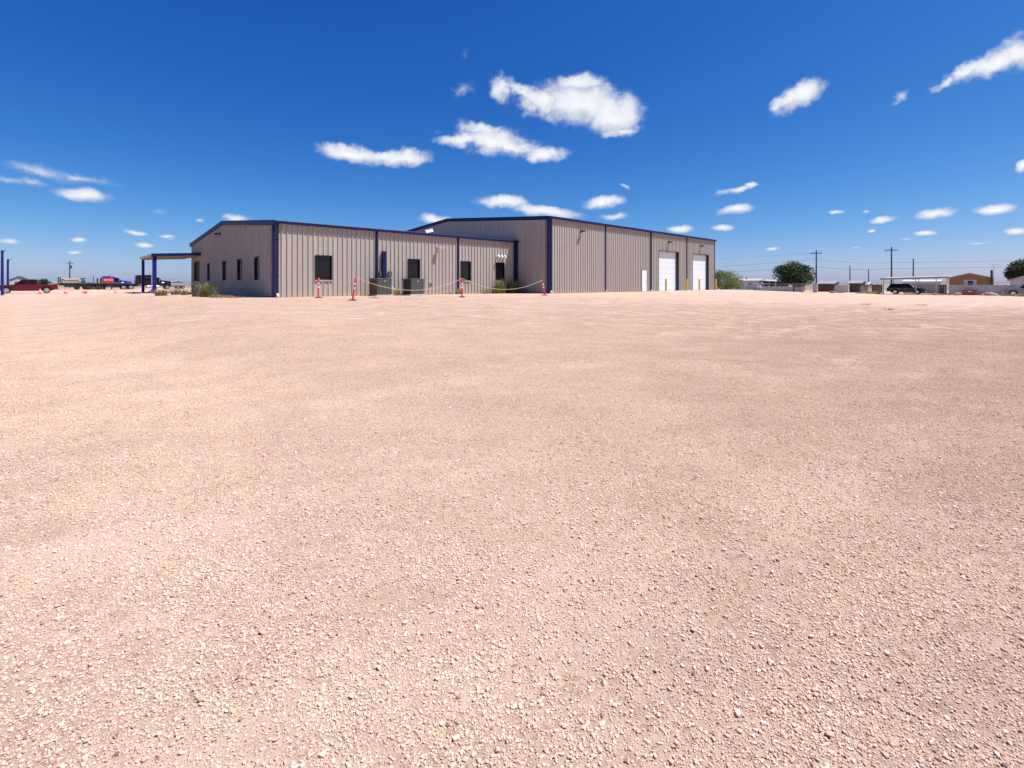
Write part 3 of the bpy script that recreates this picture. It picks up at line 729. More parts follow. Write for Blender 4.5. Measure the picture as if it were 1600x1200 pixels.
# ------------------------------------------------------------------ delineator posts and ropes
posts = [(497.5, 465.5, 497, 1.10, (0, 0), 'upright red delineator post at the left end of the rope'),
         (551, 469.5, 556, 1.10, (.13, .02), 'leaning red delineator post nearest the camera, left of the condensers'),
         (722, 464.5, 722, 1.10, (.0, 0), 'upright red delineator post in the middle of the rope'),
         (851, 461.5, 847, 1.06, (-.15, .0), 'leaning red delineator post beside the warehouse corner')]
tops = []
for px, py, tx, h, tilt, lb in posts:
    p = pix_ground(px, py); r = empty('delineator_post', p, 0, lb, 'post', 'red delineator posts carrying the rope')
    t = Vector((tilt[0], tilt[1], 1)).normalized(); P = lambda q: t * q
    b = MB(); b.tube((0, 0, 0), (0, 0, .03), .2, 16); b.tube((0, 0, .03), (0, 0, .06), .2, 16, .09); b.build('base', M['rubber'], r)
    b = MB(); b.tube(P(.04), P(h - .08), .045, 12, .041); b.tube(P(h - .08), P(h), .041, 12, .025); b.build('shaft', M['red'], r, smooth=False)
    for q in (h - .33, h - .62 + .08):
        b = MB(); b.tube(P(q), P(q + .09), .0475, 12); b.build('reflective_band', M['white'], r)
    k = MB(); k.tube(P(h), P(h + .05), .02, 8); k.build('eye', M['red'], r)
    tops.append(p + P(h + .02))
rl = ['short sagging yellow rope between the two left delineator posts', 'long sagging yellow rope passing in front of the condenser units', 'sagging yellow rope in front of the weeds by the warehouse corner']
for (a, b), sag, lb in zip(zip(tops[:-1], tops[1:]), (.62, .66, .66), rl):
    pts = []
    for i in range(25):
        f = i / 24; q = a.lerp(b, f); q.z -= sag * 4 * f * (1 - f); pts.append(q)
    mb = MB(); mb.path([q - a for q in pts], .012, 6)
    tag(mb.build('rope', M['rope'], None, a, smooth=True), lb, 'rope', 'yellow ropes between the delineator posts')

# ------------------------------------------------------------------ plants
def blades(n, h, spread, width, lean, seed, base=.2):
    rd = random.Random(seed); mb = MB()
    for i in range(n):
        a = rd.uniform(0, 6.28); r0 = base * math.sqrt(rd.random()); x, y = r0 * math.cos(a), r0 * math.sin(a)
        hh = h * rd.uniform(.45, 1); b = a + rd.uniform(-.9, .9); sp = spread * rd.uniform(.2, 1) * hh
        pts = [(x + math.cos(b) * sp * f ** lean, y + math.sin(b) * sp * f ** lean, hh * (f - .12 * f * f)) for f in (0, .35, .7, 1)]
        w = width * rd.uniform(.6, 1.3); ax = (-math.sin(b) * w, math.cos(b) * w)
        vs_ = []
        for (px, py, pz), k in zip(pts, (1, .9, .6, .05)): vs_ += [(px - ax[0] * k, py - ax[1] * k, pz), (px + ax[0] * k, py + ax[1] * k, pz)]
        mb.add(vs_, [(0, 1, 3, 2), (2, 3, 5, 4), (4, 5, 7, 6)])
    return mb
def leafy(n, rx, rz, size, seed, z0=0):
    rd = random.Random(seed); mb = MB()
    for i in range(n):
        while True:
            q = Vector((rd.uniform(-1, 1), rd.uniform(-1, 1), rd.uniform(-1, 1)))
            if q.length <= 1: break
        c = Vector((q.x * rx, q.y * rx, z0 + rz * (1 + q.z * .98))); s = size * rd.uniform(.5, 1.3)
        u_ = Vector((rd.uniform(-1, 1), rd.uniform(-1, 1), rd.uniform(-.6, .6))).normalized(); v_ = u_.cross(Vector((rd.uniform(-1, 1), rd.uniform(-1, 1), rd.uniform(-1, 1)))).normalized()
        mb.add([c - u_ * s, c + v_ * s * .45, c + u_ * s, c - v_ * s * .45], [(0, 1, 2, 3)])
    return mb
def weed(name, p, m, n, h, spread, width, seed, lb, grp, base=.2, extra=None):
    r = empty(name, p, 0, lb, 'plant', grp)
    blades(n, h, spread, width, 1.6, seed, base).build('stems', m, r, fix=False)
    if extra:
        cnt, rx, rz, sz, z0, mm = extra; leafy(cnt, rx, rz, sz, seed + 1, z0).build('leaves', mm, r, fix=False)
    return r
G1 = 'weeds along the office walls'
weed('weed_clump', oloc(ofs(776), .45), M['weed'], 170, 1.5, .55, .016, 3, 'tall straggly green weed under the office window nearest the warehouse', G1, .42, (500, .5, .5, .07, 0, M['weed']))
weed('weed_clump', oloc(ofs(794), .5), M['weed'], 210, 1.45, .6, .016, 4, 'tallest leafy green weed beside the dark corner downspout', G1, .5, (600, .55, .5, .07, .0, M['weed']))
weed('weed_clump', oloc(ofs(767.5), .6), M['weed'], 90, .75, .6, .014, 5, 'low green weed left of the tall weeds near warehouse corner', G1, .4, (220, .45, .28, .06, 0, M['weed']))
weed('weed_clump', oloc(ofs(804), .9), M['sage'], 90, .5, .9, .014, 6, 'low grey weed at the foot of the warehouse end wall', G1, .5)
weed('weed_clump', oloc(ofs(753), .5), M['dryweed'], 70, .55, .7, .013, 7, 'thin dry weed under the third office window', G1, .3)
weed('weed_clump', oloc(ofs(712.5), .45), M['dryweed'], 80, .62, .5, .014, 8, 'dry brown weed at the foot of the second downspout', G1, .25)
weed('weed_clump', oloc(ofs(604), .75), M['dryweed'], 80, .28, 1.4, .013, 9, 'flat dry grass tuft between the two condenser units', G1, .35)
weed('weed_clump', oloc(ofs(613), .6), M['weed'], 60, .6, .5, .014, 10, 'small green weed left of the dark condenser unit', G1, .2)
weed('weed_clump', oloc(ofs(697), .35), M['dryweed'], 30, .25, .8, .012, 11, 'tiny dry weed left of the second downspout', G1, .2)
def gloc(t, d, z=0.): return Vector((OFF[0] + WX * t - UX * d, OFF[1] + WY * t - UY * d, PAD + z))
G2 = 'plants by the porch'
weed('yucca_plant', at(310.5, 29.5), M['sage'], 110, 1.05, .45, .026, 21, 'grey green spiky yucca against the office end wall', G2, .35)
weed('weed_clump', at(325, 28.6), M['weed'], 190, 1.1, .4, .018, 22, 'tall yellow green bush right of the grey yucca', G2, .4, (300, .32, .4, .06, .0, M['leaflight']))
weed('weed_clump', at(334, 28.4), M['sage'], 90, .75, .4, .018, 23, 'grey green plant right of the tall yellow green bush', G2, .3)
weed('weed_clump', at(345, 27.6), M['weed'], 90, .22, 1.6, .018, 24, 'low weed mat along the office end wall', G2, .6)
weed('weed_clump', at(361, 27.2), M['dryweed'], 80, .16, 2.2, .018, 25, 'low dry weed mat nearest the office corner', G2, .6)
weed('dry_bush', pix_ground(252.5, 462), M['dryweed'], 230, .55, .75, .018, 26, 'round yellow dry grass bush beside the thick blue porch post', G2, .35)
weed('yucca_plant', pix_ground(275, 460.5), M['sage'], 60, .75, .8, .022, 27, 'sparse brownish shrub under the porch left of the office corner', G2, .3)
weed('yucca_plant', pix_ground(289, 461), M['dryweed'], 60, .6, .5, .022, 28, 'thin pale shrub under the porch close to the office corner', G2, .25)

def tree(p, w, h, trunk_h, m, n, leaf, seed, lb, grp='trees behind the lot', name='tree', clumps=26, flat=.8):
    rd = random.Random(seed); r = empty(name, p, 0, lb, 'tree', grp); tk = MB(); cr = MB()
    tk.tube((0, 0, 0), (0, 0, trunk_h), .035 * h, 9, .025 * h); cs = []
    cz = trunk_h + (h - trunk_h) / 2; rz = (h - trunk_h) / 2
    for i in range(clumps):
        a = rd.uniform(0, 6.28); e = math.asin(rd.uniform(-.75, 1)); q = rd.uniform(.55, .86)
        c = Vector((math.cos(a) * math.cos(e) * w / 2 * q, math.sin(a) * math.cos(e) * w / 2 * q, cz + math.sin(e) * rz * q)); cs.append((c, rd.uniform(.16, .27) * w))
        if i % 2 == 0:
            mid = Vector((c.x * .45, c.y * .45, trunk_h + (c.z - trunk_h) * .4)); tk.tube((0, 0, trunk_h * .9), mid, .016 * h, 6, .010 * h); tk.tube(mid, c, .010 * h, 5, .003 * h)
    cs.append((Vector((0, 0, cz)), .3 * w))
    for i in range(n):
        c, rr = rd.choice(cs)
        d = Vector((rd.gauss(0, 1), rd.gauss(0, 1), rd.gauss(0, 1))).normalized() * rr * rd.random() ** .45; d.z *= flat
        k = c + d; s = leaf * rd.uniform(.5, 1.3)
        u_ = Vector((rd.uniform(-1, 1), rd.uniform(-1, 1), rd.uniform(-.8, .4))).normalized(); v_ = u_.cross(Vector((rd.uniform(-1, 1), rd.uniform(-1, 1), rd.uniform(-1, 1)))).normalized()
        cr.add([k - u_ * s, k + v_ * s * .55, k + u_ * s, k - v_ * s * .55], [(0, 1, 2, 3)])
    tk.build('trunk', M['bark'], r); cr.build('crown', m, r, fix=False)
    return r
tree(at(1240, 108), 8.3, 6.3, 1.3, M['leafdark'], 15000, .19, 31, 'round dark green tree in front of the white mobile home')
tree(at(1130, 88), 5.6, 4.1, .3, M['leaflight'], 8500, .10, 32, 'airy light green shrubby tree beside the warehouse end', clumps=34)
tree(at(1146, 92), 3.6, 3.0, .3, M['leaflight'], 3600, .10, 33, 'low light green bush right of the airy shrubby tree', clumps=22)
tree(at(1606, 96), 5.8, 6.6, 1.8, M['leafdark'], 9000, .18, 34, 'dark green tree cut by the right edge above the grey house')
tree(at(69.5, 165), 3.2, 3.0, .6, M['leafdark'], 1200, .2, 35, 'small dark round tree beyond the red pickup bed')

# ------------------------------------------------------------------ vehicles
def arc(cx, cz, r, a0, a1, n=8): return [(cx + r * math.cos(R(a0 + (a1 - a0) * i / n)), cz + r * math.sin(R(a0 + (a1 - a0) * i / n))) for i in range(n + 1)]
def wheel(root, x, y, r, w, side, rimm, spokes=6):
    t = MB(); t.tube((x, y - w/2, r), (x, y + w/2, r), r, 24); wo = t.build('wheel', M['rubber'], root, bevel=.02)
    yo = y + side * (w/2 + .004); rm = MB(); rm.tube((x, yo - side * .02, r), (x, yo + side * .012, r), r * .66, 20); rm.build('rim', rimm, wo)
    d = MB()
    for i in range(spokes):
        a = 6.2832 * (i + .5) / spokes
        d.tube((x + math.cos(a) * r * .42, yo + side * .013, r + math.sin(a) * r * .42), (x + math.cos(a) * r * .42, yo + side * .02, r + math.sin(a) * r * .42), r * .13, 8)
    d.build('rim_opening', M['steel'], wo)
def car(name, p, rz, lb, paint, kind, grp=None):
    """x forward, y left. kind: pickup or suv"""
    r = empty(name, p, rz, lb, 'pickup' if kind == 'pickup' else 'car', grp)
    wr, hw = .40, .98
    if kind == 'pickup':
        xf, xr, fl, rl, belt, bed = 1.92, -1.92, 2.95, -3.05, 1.16, 1.22
        roof = 1.90; c0, c1, c2, c3 = 1.28, .42, -.98, -1.22      # cowl, windscreen top, roof rear, rear glass foot
    else:
        xf, xr, fl, rl, belt, bed = 1.55, -1.55, 2.6, -2.75, 1.16, 1.16
        roof = 1.90; c0, c1, c2, c3 = 1.05, .35, -2.25, -2.6
    lower = .38
    out = [(rl, .55), (rl, bed if kind == 'pickup' else belt), (c3, bed if kind == 'pickup' else belt), (c3 + .001, belt), (c0, belt + .02), (fl - .35, belt - .06), (fl - .06, belt - .16), (fl, .62), (fl - .05, lower + .05), (xf + .5, lower)]
    out += arc(xf, .42, .50, 0, 180, 8) + [(xf - .5, lower), (xr + .5, lower)] + arc(xr, .42, .50, 0, 180, 8) + [(xr - .5, lower + .04)]
    b = MB(); b.prism(out, -hw, hw); b.build('body', paint, r, bevel=.035)
    lo = [(c0, -hw + .06), (c0, hw - .06), (c3, hw - .06), (c3, -hw + .06)]; hi = [(c1, -hw + .24), (c1, hw - .24), (c2, hw - .24), (c2, -hw + .24)]
    cb = MB(); cb.add([(x, y, belt - .02) for x, y in lo] + [(x, y, roof) for x, y in hi], [(3, 2, 1, 0), (4, 5, 6, 7), (0, 1, 5, 4), (1, 2, 6, 5), (2, 3, 7, 6), (3, 0, 4, 7)])
    ca = cb.build('cabin', paint, r, bevel=.05)
    def pt(f, s, v):          # f 0 front..1 rear along the glasshouse, v height 0..1
        xl = c0 + (c3 - c0) * f; xh = c1 + (c2 - c1) * f; x = xl + (xh - xl) * v; y = hw - .06 + (-.18) * v + .006; return (x, s * y, belt + (roof - belt) * v)
    divs = [(.06, .48), (.53, .90)] if kind == 'pickup' else [(.06, .36), (.39, .65), (.68, .94)]
    for s in (-1, 1):
        for f0, f1 in divs: MB().quad(pt(f0, s, .1), pt(f1, s, .1), pt(f1, s, .84), pt(f0, s, .84)).build('side_window', M['glass'], ca)
        for f0, f1 in divs[:2]:
            xh = c0 + (c3 - c0) * f1 + .1; MB().box(xh, xh + .2, s * hw - .012, s * hw + .02, belt - .12, belt - .08).build('handle', M['chrome'] if kind == 'suv' else paint, r)
            xs_ = c0 + (c3 - c0) * (f1 + .02); MB().box(xs_, xs_ + .015, s * (hw + .001) - .002, s * (hw + .001) + .002, .5, belt - .03).build('door_seam', M['steel'], r)
        MB().box(fl - .22, fl - .02, s * .74 - .2, s * .74 + .2, .78, .96).build('headlight', M['lens'], r, bevel=.03)
        MB().box(rl - .012, rl + .1, s * .88 - .09, s * .88 + .105, .82, 1.12).build('taillight', M['amber'], r, bevel=.01)
        MB().box(c0 - .28, c0 - .14, s * (hw + .12) - .12, s * (hw + .12) + .1, belt + .04, belt + .26).build('mirror', paint, r, bevel=.03)
        MB().box(xr + .55, xf - .55, s * (hw - .02) - .06, s * (hw - .02) + .06, .33, .39).build('running_board', M['chrome'] if kind == 'suv' else M['steel'], r)
        for x in (xf, xr): wheel(r, x, s * (hw - .14), wr, .27, s, M['chrome'])
    MB().add([(c0 - .03, -.8, belt + .06), (c0 - .03, .8, belt + .06), (c1 + .06, .68, roof - .08), (c1 + .06, -.68, roof - .08)], [(0, 1, 2, 3)]).build('windscreen', M['glass'], ca, loc=(.02, 0, .012))
    MB().add([(c3, -.78, belt + .08), (c3, .78, belt + .08), (c2, .66, roof - .1), (c2, -.66, roof - .1)], [(0, 3, 2, 1)]).build('rear_window', M['glass'], ca, loc=(-.012, 0, .006))
    MB().box(fl - .12, fl + .1, -hw + .04, hw - .04, .42, .62).build('bumper', M['chrome'], r, bevel=.03)
    MB().box(rl - .14, rl + .02, -hw + .06, hw - .06, .45, .62).build('bumper', M['chrome'], r, bevel=.03)
    MB().box(xr - .62, xf + .62, -.68, .68, .36, 1.0).build('underbody', M['steel'], r)
    MB().box(fl - .03, fl + .02, -.5, .5, .66, .96).build('grille', M['steel'], r)
    if kind == 'pickup': MB().box(rl + .1, c3 - .1, -hw + .12, hw - .12, bed - .03, bed + .004).build('bed_floor', M['steel'], r)
    return r
# red pickup at the left edge, nose to the left
pr = at(73, 66.5); uvec = Vector((UX, UY, 0))
pc = pr - uvec * 1.92; pc.z = gz(pr.x, pr.y)
car('pickup_truck', pc + Vector((WX, WY, 0)) * .6, R(43.7 + 180), 'dark red crew cab pickup parked at the left edge', M['redpaint'], 'pickup')

def cone(px, py, lb, fallen=False, hh=.72):
    p = at(px, 62); r = empty('traffic_cone', p, 0, lb, 'cone', 'traffic cones by the pickup and trailer')
    if fallen: r.rotation_euler = (0, R(82), R(170)); r.location.z += .18
    b = MB(); b.box(-.18, .18, -.18, .18, 0, .04); b.build('base', M['orange'], r, bevel=.01)
    b = MB(); b.tube((0, 0, .04), (0, 0, hh), .14, 14, .03); b.build('cone_body', M['orange'], r)
    for z0, z1 in ((.30, .42), (.48, .56)):
        f = lambda z: .14 - .11 * (z - .04) / (hh - .04) + .004
        b = MB(); b.tube((0, 0, z0), (0, 0, z1), f(z0), 14, f(z1), caps=False); b.build('reflective_band', M['white'], r)
cone(62.5, 459, 'orange traffic cone in front of the red pickup rear wheel')
cone(102.5, 459.8, 'orange traffic cone right behind the red pickup')
cone(134, 459.6, 'orange traffic cone lying on its side', True)
cone(180.5, 459.6, 'orange traffic cone below the red tank')
cone(210, 459.6, 'orange traffic cone just left of the porch posts')

# flatbed trailer and black tractor, parked parallel to the long walls, nose to the right
def on_line(px, Q, d): r = (px - 800) / F; s = (r * Q[1] - Q[0]) / (d[0] - r * d[1]); return s
TQ = at(90, 101); tl = lambda px: on_line(px, (TQ.x, TQ.y), (UX, UY))
LT = tl(204)
tz = gz(TQ.x + UX * 8, TQ.y + UY * 8) - .05
tr = empty('flatbed_trailer', (TQ.x, TQ.y, tz), R(43.7), 'long flatbed trailer with upright stakes behind the red pickup', 'trailer')
MB().box(0, LT, -1.25, 1.25, 1.38, 1.5).build('deck', M['deck'], tr)
MB().box(0, LT, -1.28, -1.251, 1.22, 1.47).build('side_rail', M['steel'], tr); MB().box(0, LT, 1.251, 1.28, 1.22, 1.47).build('side_rail', M['steel'], tr)
for y in (-.5, .5): MB().box(.2, LT - .3, y - .08, y + .08, .95, 1.379).build('frame_rail', M['rust'], tr)
MB().box(-.06, -.001, -1.25, 1.25, .95, 1.48).build('rear_sill', M['steel'], tr)
for x in (tl(139), tl(153)):
    for s in (-1, 1): wheel(tr, x, s * 1.0, .5, .5, s, M['steel'], 5)
    MB().tube((x, -1, .5), (x, 1, .5), .09).build('axle', M['steel'], tr)
for px, hgt in ((89.6, 1.25), (94, 1.25), (127.7, .85), (152.3, 1.0), (157.5, 1.1)):
    x = max(.1, tl(px)); MB().box(x - .08, x + .08, -1.2, -1.04, 1.5, 1.5 + hgt).build('stake', M['steel'], tr); MB().box(x - .08, x + .08, 1.04, 1.2, 1.5, 1.5 + hgt).build('stake', M['steel'], tr)
for x in (LT * .62,):
    for y in (-.8, .8): MB().box(x - .07, x + .07, y - .07, y + .07, .05, 1.22).build('landing_leg', M['steel'], tr)
for x0, x1, zz_ in ((tl(100), tl(118), .62), (tl(165), tl(176), .7)):  # dark boxes added to stand in for shade below the deck
    MB().box(x0, x1, -1.2, -.75, zz_, 1.21).build('shade_box', M['steel'], tr, bevel=.02)
# a second flatbed added right behind the first, standing in for its under-deck shade
T2 = (TQ.x + WX * 4.2 + UX * 1.5, TQ.y + WY * 4.2 + UY * 1.5); t2 = empty('flatbed_trailer', (*T2, tz), R(43.7), 'rust brown flatbed trailer added behind the first flatbed trailer to darken its underside', 'trailer')
MB().box(0, 12.4, -1.25, 1.25, 1.26, 1.36).build('deck', M['rust'], t2)
for y in (-1.27, 1.25): MB().box(0, 12.4, y, y + .02, 1.02, 1.34).build('side_rail', M['steel'], t2)
for y in (-.5, .5): MB().box(.2, 12.2, y - .08, y + .08, .7, 1.259).build('frame_rail', M['rust'], t2)
for x in (1.6, 3.0):
    for s in (-1, 1): wheel(t2, x, s * 1.0, .5, .5, s, M['steel'], 5)
for x in (4.6, 7.4, 9.4): MB().box(x, x + 1.5, -1.2, -.6, .45, 1.0).build('shade_box', M['steel'], t2, bevel=.02)  # more added dark boxes, filling the gap like under-deck shade
for y in (-.8, .8): MB().box(10.4, 10.55, y - .07, y + .07, .02, 1.02).build('landing_leg', M['steel'], t2)
# pipes stacked on the trailer
k = 0
for row in range(4):
    for j in range(6 - row % 2):
        p0 = Vector((TQ.x, TQ.y, tz)) ; lx0, lx1 = tl(95.5) + random.uniform(0, .5), tl(126) + random.uniform(-.6, .2)
        yy = -.86 + .3 * j + (.15 if row % 2 else 0); zz = 1.5 + .135 + row * .245
        m_ = MB().tube((0, 0, 0), (lx1 - lx0, 0, 0), .132, 10)
        o = m_.build('pipe', M['pipe'], None, (TQ.x + UX * lx0 + WX * yy, TQ.y + UY * lx0 + WY * yy, tz + zz), rz=R(43.7))
        tag(o, 'pale steel pipe in the stack on the flatbed trailer', 'pipe', 'pipes stacked on the trailer'); k += 1
# pump machine on the trailer
xm = tl(130.5); r = empty('pump_machine', (TQ.x + UX * xm, TQ.y + UY * xm, tz + 1.5), R(43.7), 'small dark machine with a top bar on the flatbed trailer', 'machine')
MB().box(-.3, .3, -.4, .4, 0, .5).build('housing', M['steel'], r, bevel=.04); MB().tube((0, 0, .5), (0, 0, .9), .08).build('column', M['steel'], r); MB().box(-.5, .45, -.12, .12, .9, 1.05).build('top_bar', M['steel'], r, bevel=.02)

def semi(name, loc, lb, paint, trim, wheels=True, roofz=3.35, x_tand=-1.0, WB=6.0, back=None):
    """tractor, x forward; origin at tandem centre on the ground"""
    r = empty(name, loc, R(43.7), lb, 'truck', 'big trucks beyond the porch')
    for y in (-.42, .42): MB().box(-1.6, WB + .6, y - .06, y + .06, .85, 1.1).build('frame_rail', M['steel'], r)
    hood = [(WB - 1.15, 1.0), (WB - 1.15, 2.12), (WB - .2, 2.05), (WB + .75, 1.86), (WB + .95, 1.7), (WB + .98, .95)]
    MB().prism(hood, -.72, .72).build('hood', paint, r, bevel=.07)
    for s in (-1, 1):
        f = MB(); f.prism(arc(WB, .52, .72, 5, 175, 10) + arc(WB, .52, .60, 175, 5, 10), s * .74, s * 1.2); f.build('fender', paint, r)
    cabp = [(WB - 2.75, .95), (WB - 2.75, 2.75), (WB - 1.75, 2.78), (WB - 1.42, 2.65), (WB - 1.08, 2.1), (WB - 1.08, .95)]
    cb = MB().prism(cabp, -1.05, 1.05).build('cab', paint, r, bevel=.05)
    bk_ = WB - 4.5 if back is None else back
    slp = [(bk_, 1.25), (bk_, roofz - .1), (WB - 3.2, roofz), (WB - 2.5, roofz - .2), (WB - 2.0, 2.8), (WB - 2.76, 2.7), (WB - 2.76, 1.0)]
    sl2 = MB().prism(slp, -1.15, 1.15).build('sleeper', paint, r, bevel=.05)
    for s in (-1, 1):
        y = s * 1.056
        MB().add([(WB - 2.55, y, 1.9), (WB - 1.2, y, 1.9), (WB - 1.48, y, 2.55), (WB - 2.55, y, 2.6)], [(0, 1, 2, 3)]).build('side_window', M['glass'], cb)
        MB().box(WB - 4.1, WB - 3.5, s * 1.158 - .004, s * 1.158 + .004, 2.0, 2.4).build('sleeper_window', M['glass'], sl2)
        MB().tube((WB - 3.8, s * .85, .72), (WB - 1.6, s * .85, .72), .3, 16).build('fuel_tank', M['chrome'], r)
        MB().tube((WB - 2.95, s * 1.22, 1.0), (WB - 2.95, s * 1.22, roofz + .55), .085, 10).build('exhaust_stack', M['chrome'], r)
        MB().box(WB - 1.55, WB - 1.42, s * 1.38 - .12, s * 1.38 + .1, 1.95, 2.5).build('mirror', M['chrome'], cb)
        MB().box(WB + .7, WB + .93, s * .92 - .16, s * .92 + .16, 1.15, 1.4).build('headlight', M['lens'], r, bevel=.03)
        wheel(r, WB, s * .97, .51, .3, s, M['chrome'], 8)
        for x in (-.66, .66): wheel(r, x, s * .86, .51, .56, s, M['chrome'], 8)
        MB().tube((WB - 1.0, s * .78, 1.55), (WB - .55, s * .78, 1.55), .15, 12).build('air_cleaner', M['chrome'], r)
    MB().add([(WB - 1.10, -.95, 2.14), (WB - 1.10, .95, 2.14), (WB - 1.44, .9, 2.64), (WB - 1.44, -.9, 2.64)], [(0, 1, 2, 3)]).build('windscreen', M['glass'], cb, loc=(.03, 0, .02))
    MB().box(WB + .985, WB + 1.02, -.5, .5, 1.0, 1.66).build('grille', M['chrome'], r); MB().box(WB + .9, WB + 1.12, -1.15, 1.15, .5, .85).build('bumper', M['chrome'], r, bevel=.03)
    MB().box(-.7, .7, -.45, .45, 1.1, 1.2).build('fifth_wheel', M['steel'], r)
    return r
sx = tl(198); semi('semi_truck', (TQ.x + UX * sx, TQ.y + UY * sx, tz), 'black sleeper cab semi truck with chrome tanks behind the porch posts', M['blackpaint'], M['chrome'], WB=tl(260) - sx, back=1.5)
# blue tractor and red tank behind the trailer
bq = (TQ.x + WX * 10, TQ.y + WY * 10); bs = on_line(153, bq, (UX, UY))
semi('semi_truck', (bq[0] + UX * bs, bq[1] + UY * bs, tz), 'blue semi truck cab showing above the flatbed trailer', M['bluepaint'], M['chrome'], roofz=3.15, WB=5.2)
bq2 = (TQ.x + WX * 5, TQ.y + WY * 5); bs2 = on_line(160.5, bq2, (UX, UY))
r = empty('tank', (bq2[0] + UX * bs2, bq2[1] + UY * bs2, tz), R(43.7), 'rounded red tank left of the blue truck cab', 'tank')
tk = MB(); tk.tube((0, 0, 1.6), (1.9, 0, 1.6), 1.0, 24); tk.build('shell', M['redtank'], r, bevel=.12)
for x in (.3, 1.5): MB().box(x, x + .15, -.7, .7, 0, .8).build('saddle', M['steel'], r)
MB().tube((1, 0, 2.55), (1, 0, 2.75), .25, 12).build('hatch', M['redtank'], r)
# grey flat utility trailer right of the black truck
uq = at(268, 118); r = empty('utility_trailer', uq, R(43.7), 'low grey utility trailer seen between the black truck and the office', 'trailer')
MB().box(0, 3.6, -1, 1, .8, .9).build('deck', M['deck'], r)
for y in (-1.0, 1.0): MB().box(0, 3.6, y - .03, y + .03, .9, 1.5).build('side_rail', M['shed'], r)
for x in (1.2, 2.2):
    for s in (-1, 1): wheel(r, x, s * 1.2, .38, .24, s, M['galv'], 5)
MB().box(3.6, 4.6, -.06, .06, .75, .85).build('tongue', M['steel'], r)

# blue light poles at the left edge
for px, yb, top, z, lb in ((3.5, 452, 391, 55, 'thick blue steel pole with a small arm at the left edge'), (12.3, 452, 405, 70, 'thinner blue steel pole second from the left edge')):
    p = at(px, z); h = (HOR - top) / F * z + CAM_Z - p.z; r = empty('steel_pole', p, 0, lb, 'pole', 'blue poles at the left edge')
    MB().tube((0, 0, 0), (0, 0, h), .13, 12, .11).build('shaft', M['bluepost'], r)
    a = MB(); a.path([(0, 0, h - .35), (.2, .05, h - .1), (.32, .08, h + .05)], .03); a.build('arm', M['bluepost'], r); MB().box(-.2, .2, -.2, .2, 0, .04).build('base_plate', M['bluepost'], r)

# ------------------------------------------------------------------ utility poles and wires
def upole(px, top, z, lb, arms=1, r0=.16, xf=False, rz=0.9, m=None, grp='utility poles'):
    p = at(px, z); h = (HOR - top) / F * z + CAM_Z - p.z; r = empty('utility_pole', p, rz, lb, 'utility pole', grp)
    MB().tube((0, 0, 0), (0, 0, h), r0, 10, r0 * .7).build('shaft', m or M['wood'], r)
    if arms:
        MB().box(-1.1, 1.1, -.16, -.06, h - .75, h - .6).build('crossarm', m or M['wood'], r)
        for x in (-1, -.4, .4, 1): MB().tube((x, -.11, h - .6), (x, -.11, h - .42), .045, 8).build('insulator', M['shed'], r)
    if xf: MB().tube((.35, 0, h - 2.4), (.35, 0, h - 1.4), .25, 14).build('transformer', M['acgrey'], r)
    return p, h
P1 = upole(1275.5, 391, 105, 'tall utility pole with crossarm right of the round dark tree', rz=-.8)
P2 = upole(1393, 386, 103, 'tall utility pole rising behind the carport', rz=-.8)
P3 = upole(1427, 404, 118, 'bare pole behind the middle of the carport', 0)
P4 = upole(1328, 415, 140, 'slim bare pole left of the carport, above the dark shed', 0, .15)
P5 = upole(1357, 421, 130, 'short pole with a small lamp left of the carport', 0, .14)
MB().tube((0, 0, 0), (.9, 0, 0), .05).build('lamp_arm', M['galv'], [o for o in bpy.data.objects if o.get('label', '').startswith('short pole with')][0], loc=(0, 0, P5[1] - .6))
P6 = upole(1549.5, 422, 84, 'dark pole with wire brackets beside the ochre house', 0, .22)
P7 = upole(109, 408, 160, 'utility pole with transformer beyond the flatbed trailer', 1, .2, True, .7)
P8 = upole(146, 430, 190, 'faint far utility pole right of the transformer pole', 0, .14)
P9 = upole(271.5, 436, 200, 'thin far pole between the black truck and the office', 0, .14)
P10 = upole(299.5, 432, 120, 'thin far pole right at the office corner', 0, .10)
P0 = upole(985, 412, 190, 'far utility pole hidden behind the warehouse', 1) if False else None
ANCH = {}
def wire(a, b, sag, lb, r_=.02):
    pts = []
    for i in range(25):
        f = i / 24; q = a.lerp(b, f); q.z -= sag * 4 * f * (1 - f); pts.append(q - a)
    mb = MB(); mb.path(pts, r_, 4); tag(mb.build('power_line', M['wire'], None, a), lb, 'power line', 'overhead wires')
def top(P, dz): p, h = P; return Vector((p.x, p.y, p.z + h - dz))
farL = Vector((45, 190, 9.0)); farR = Vector((118, 84, 6.6))
wire(top(P1, .45), farL + Vector((0, 0, 1.8)), .8, 'top overhead wire from the tall pole left to behind the warehouse', .014)
wire(top(P1, 1.9), farL + Vector((0, 0, -1.5)), .9, 'middle overhead wire from the tall pole left to behind the warehouse', .018)
wire(top(P1, 3.6), farL + Vector((0, 0, -3.6)), .6, 'lowest overhead wire from the tall pole left to behind the warehouse', .02)
wire(top(P1, 1.9), top(P2, 3.3), .4, 'upper overhead wire between the two tallest poles', .018)
wire(top(P1, 3.6), top(P2, 4.6), .35, 'lower overhead wire between the two tallest poles', .022)
wire(top(P2, 3.3), farR, .3, 'upper overhead wire from the carport pole to the right edge', .018)
wire(top(P2, 4.6), farR - Vector((0, 0, 1.0)), .3, 'lower overhead wire from the carport pole to the right edge', .02)

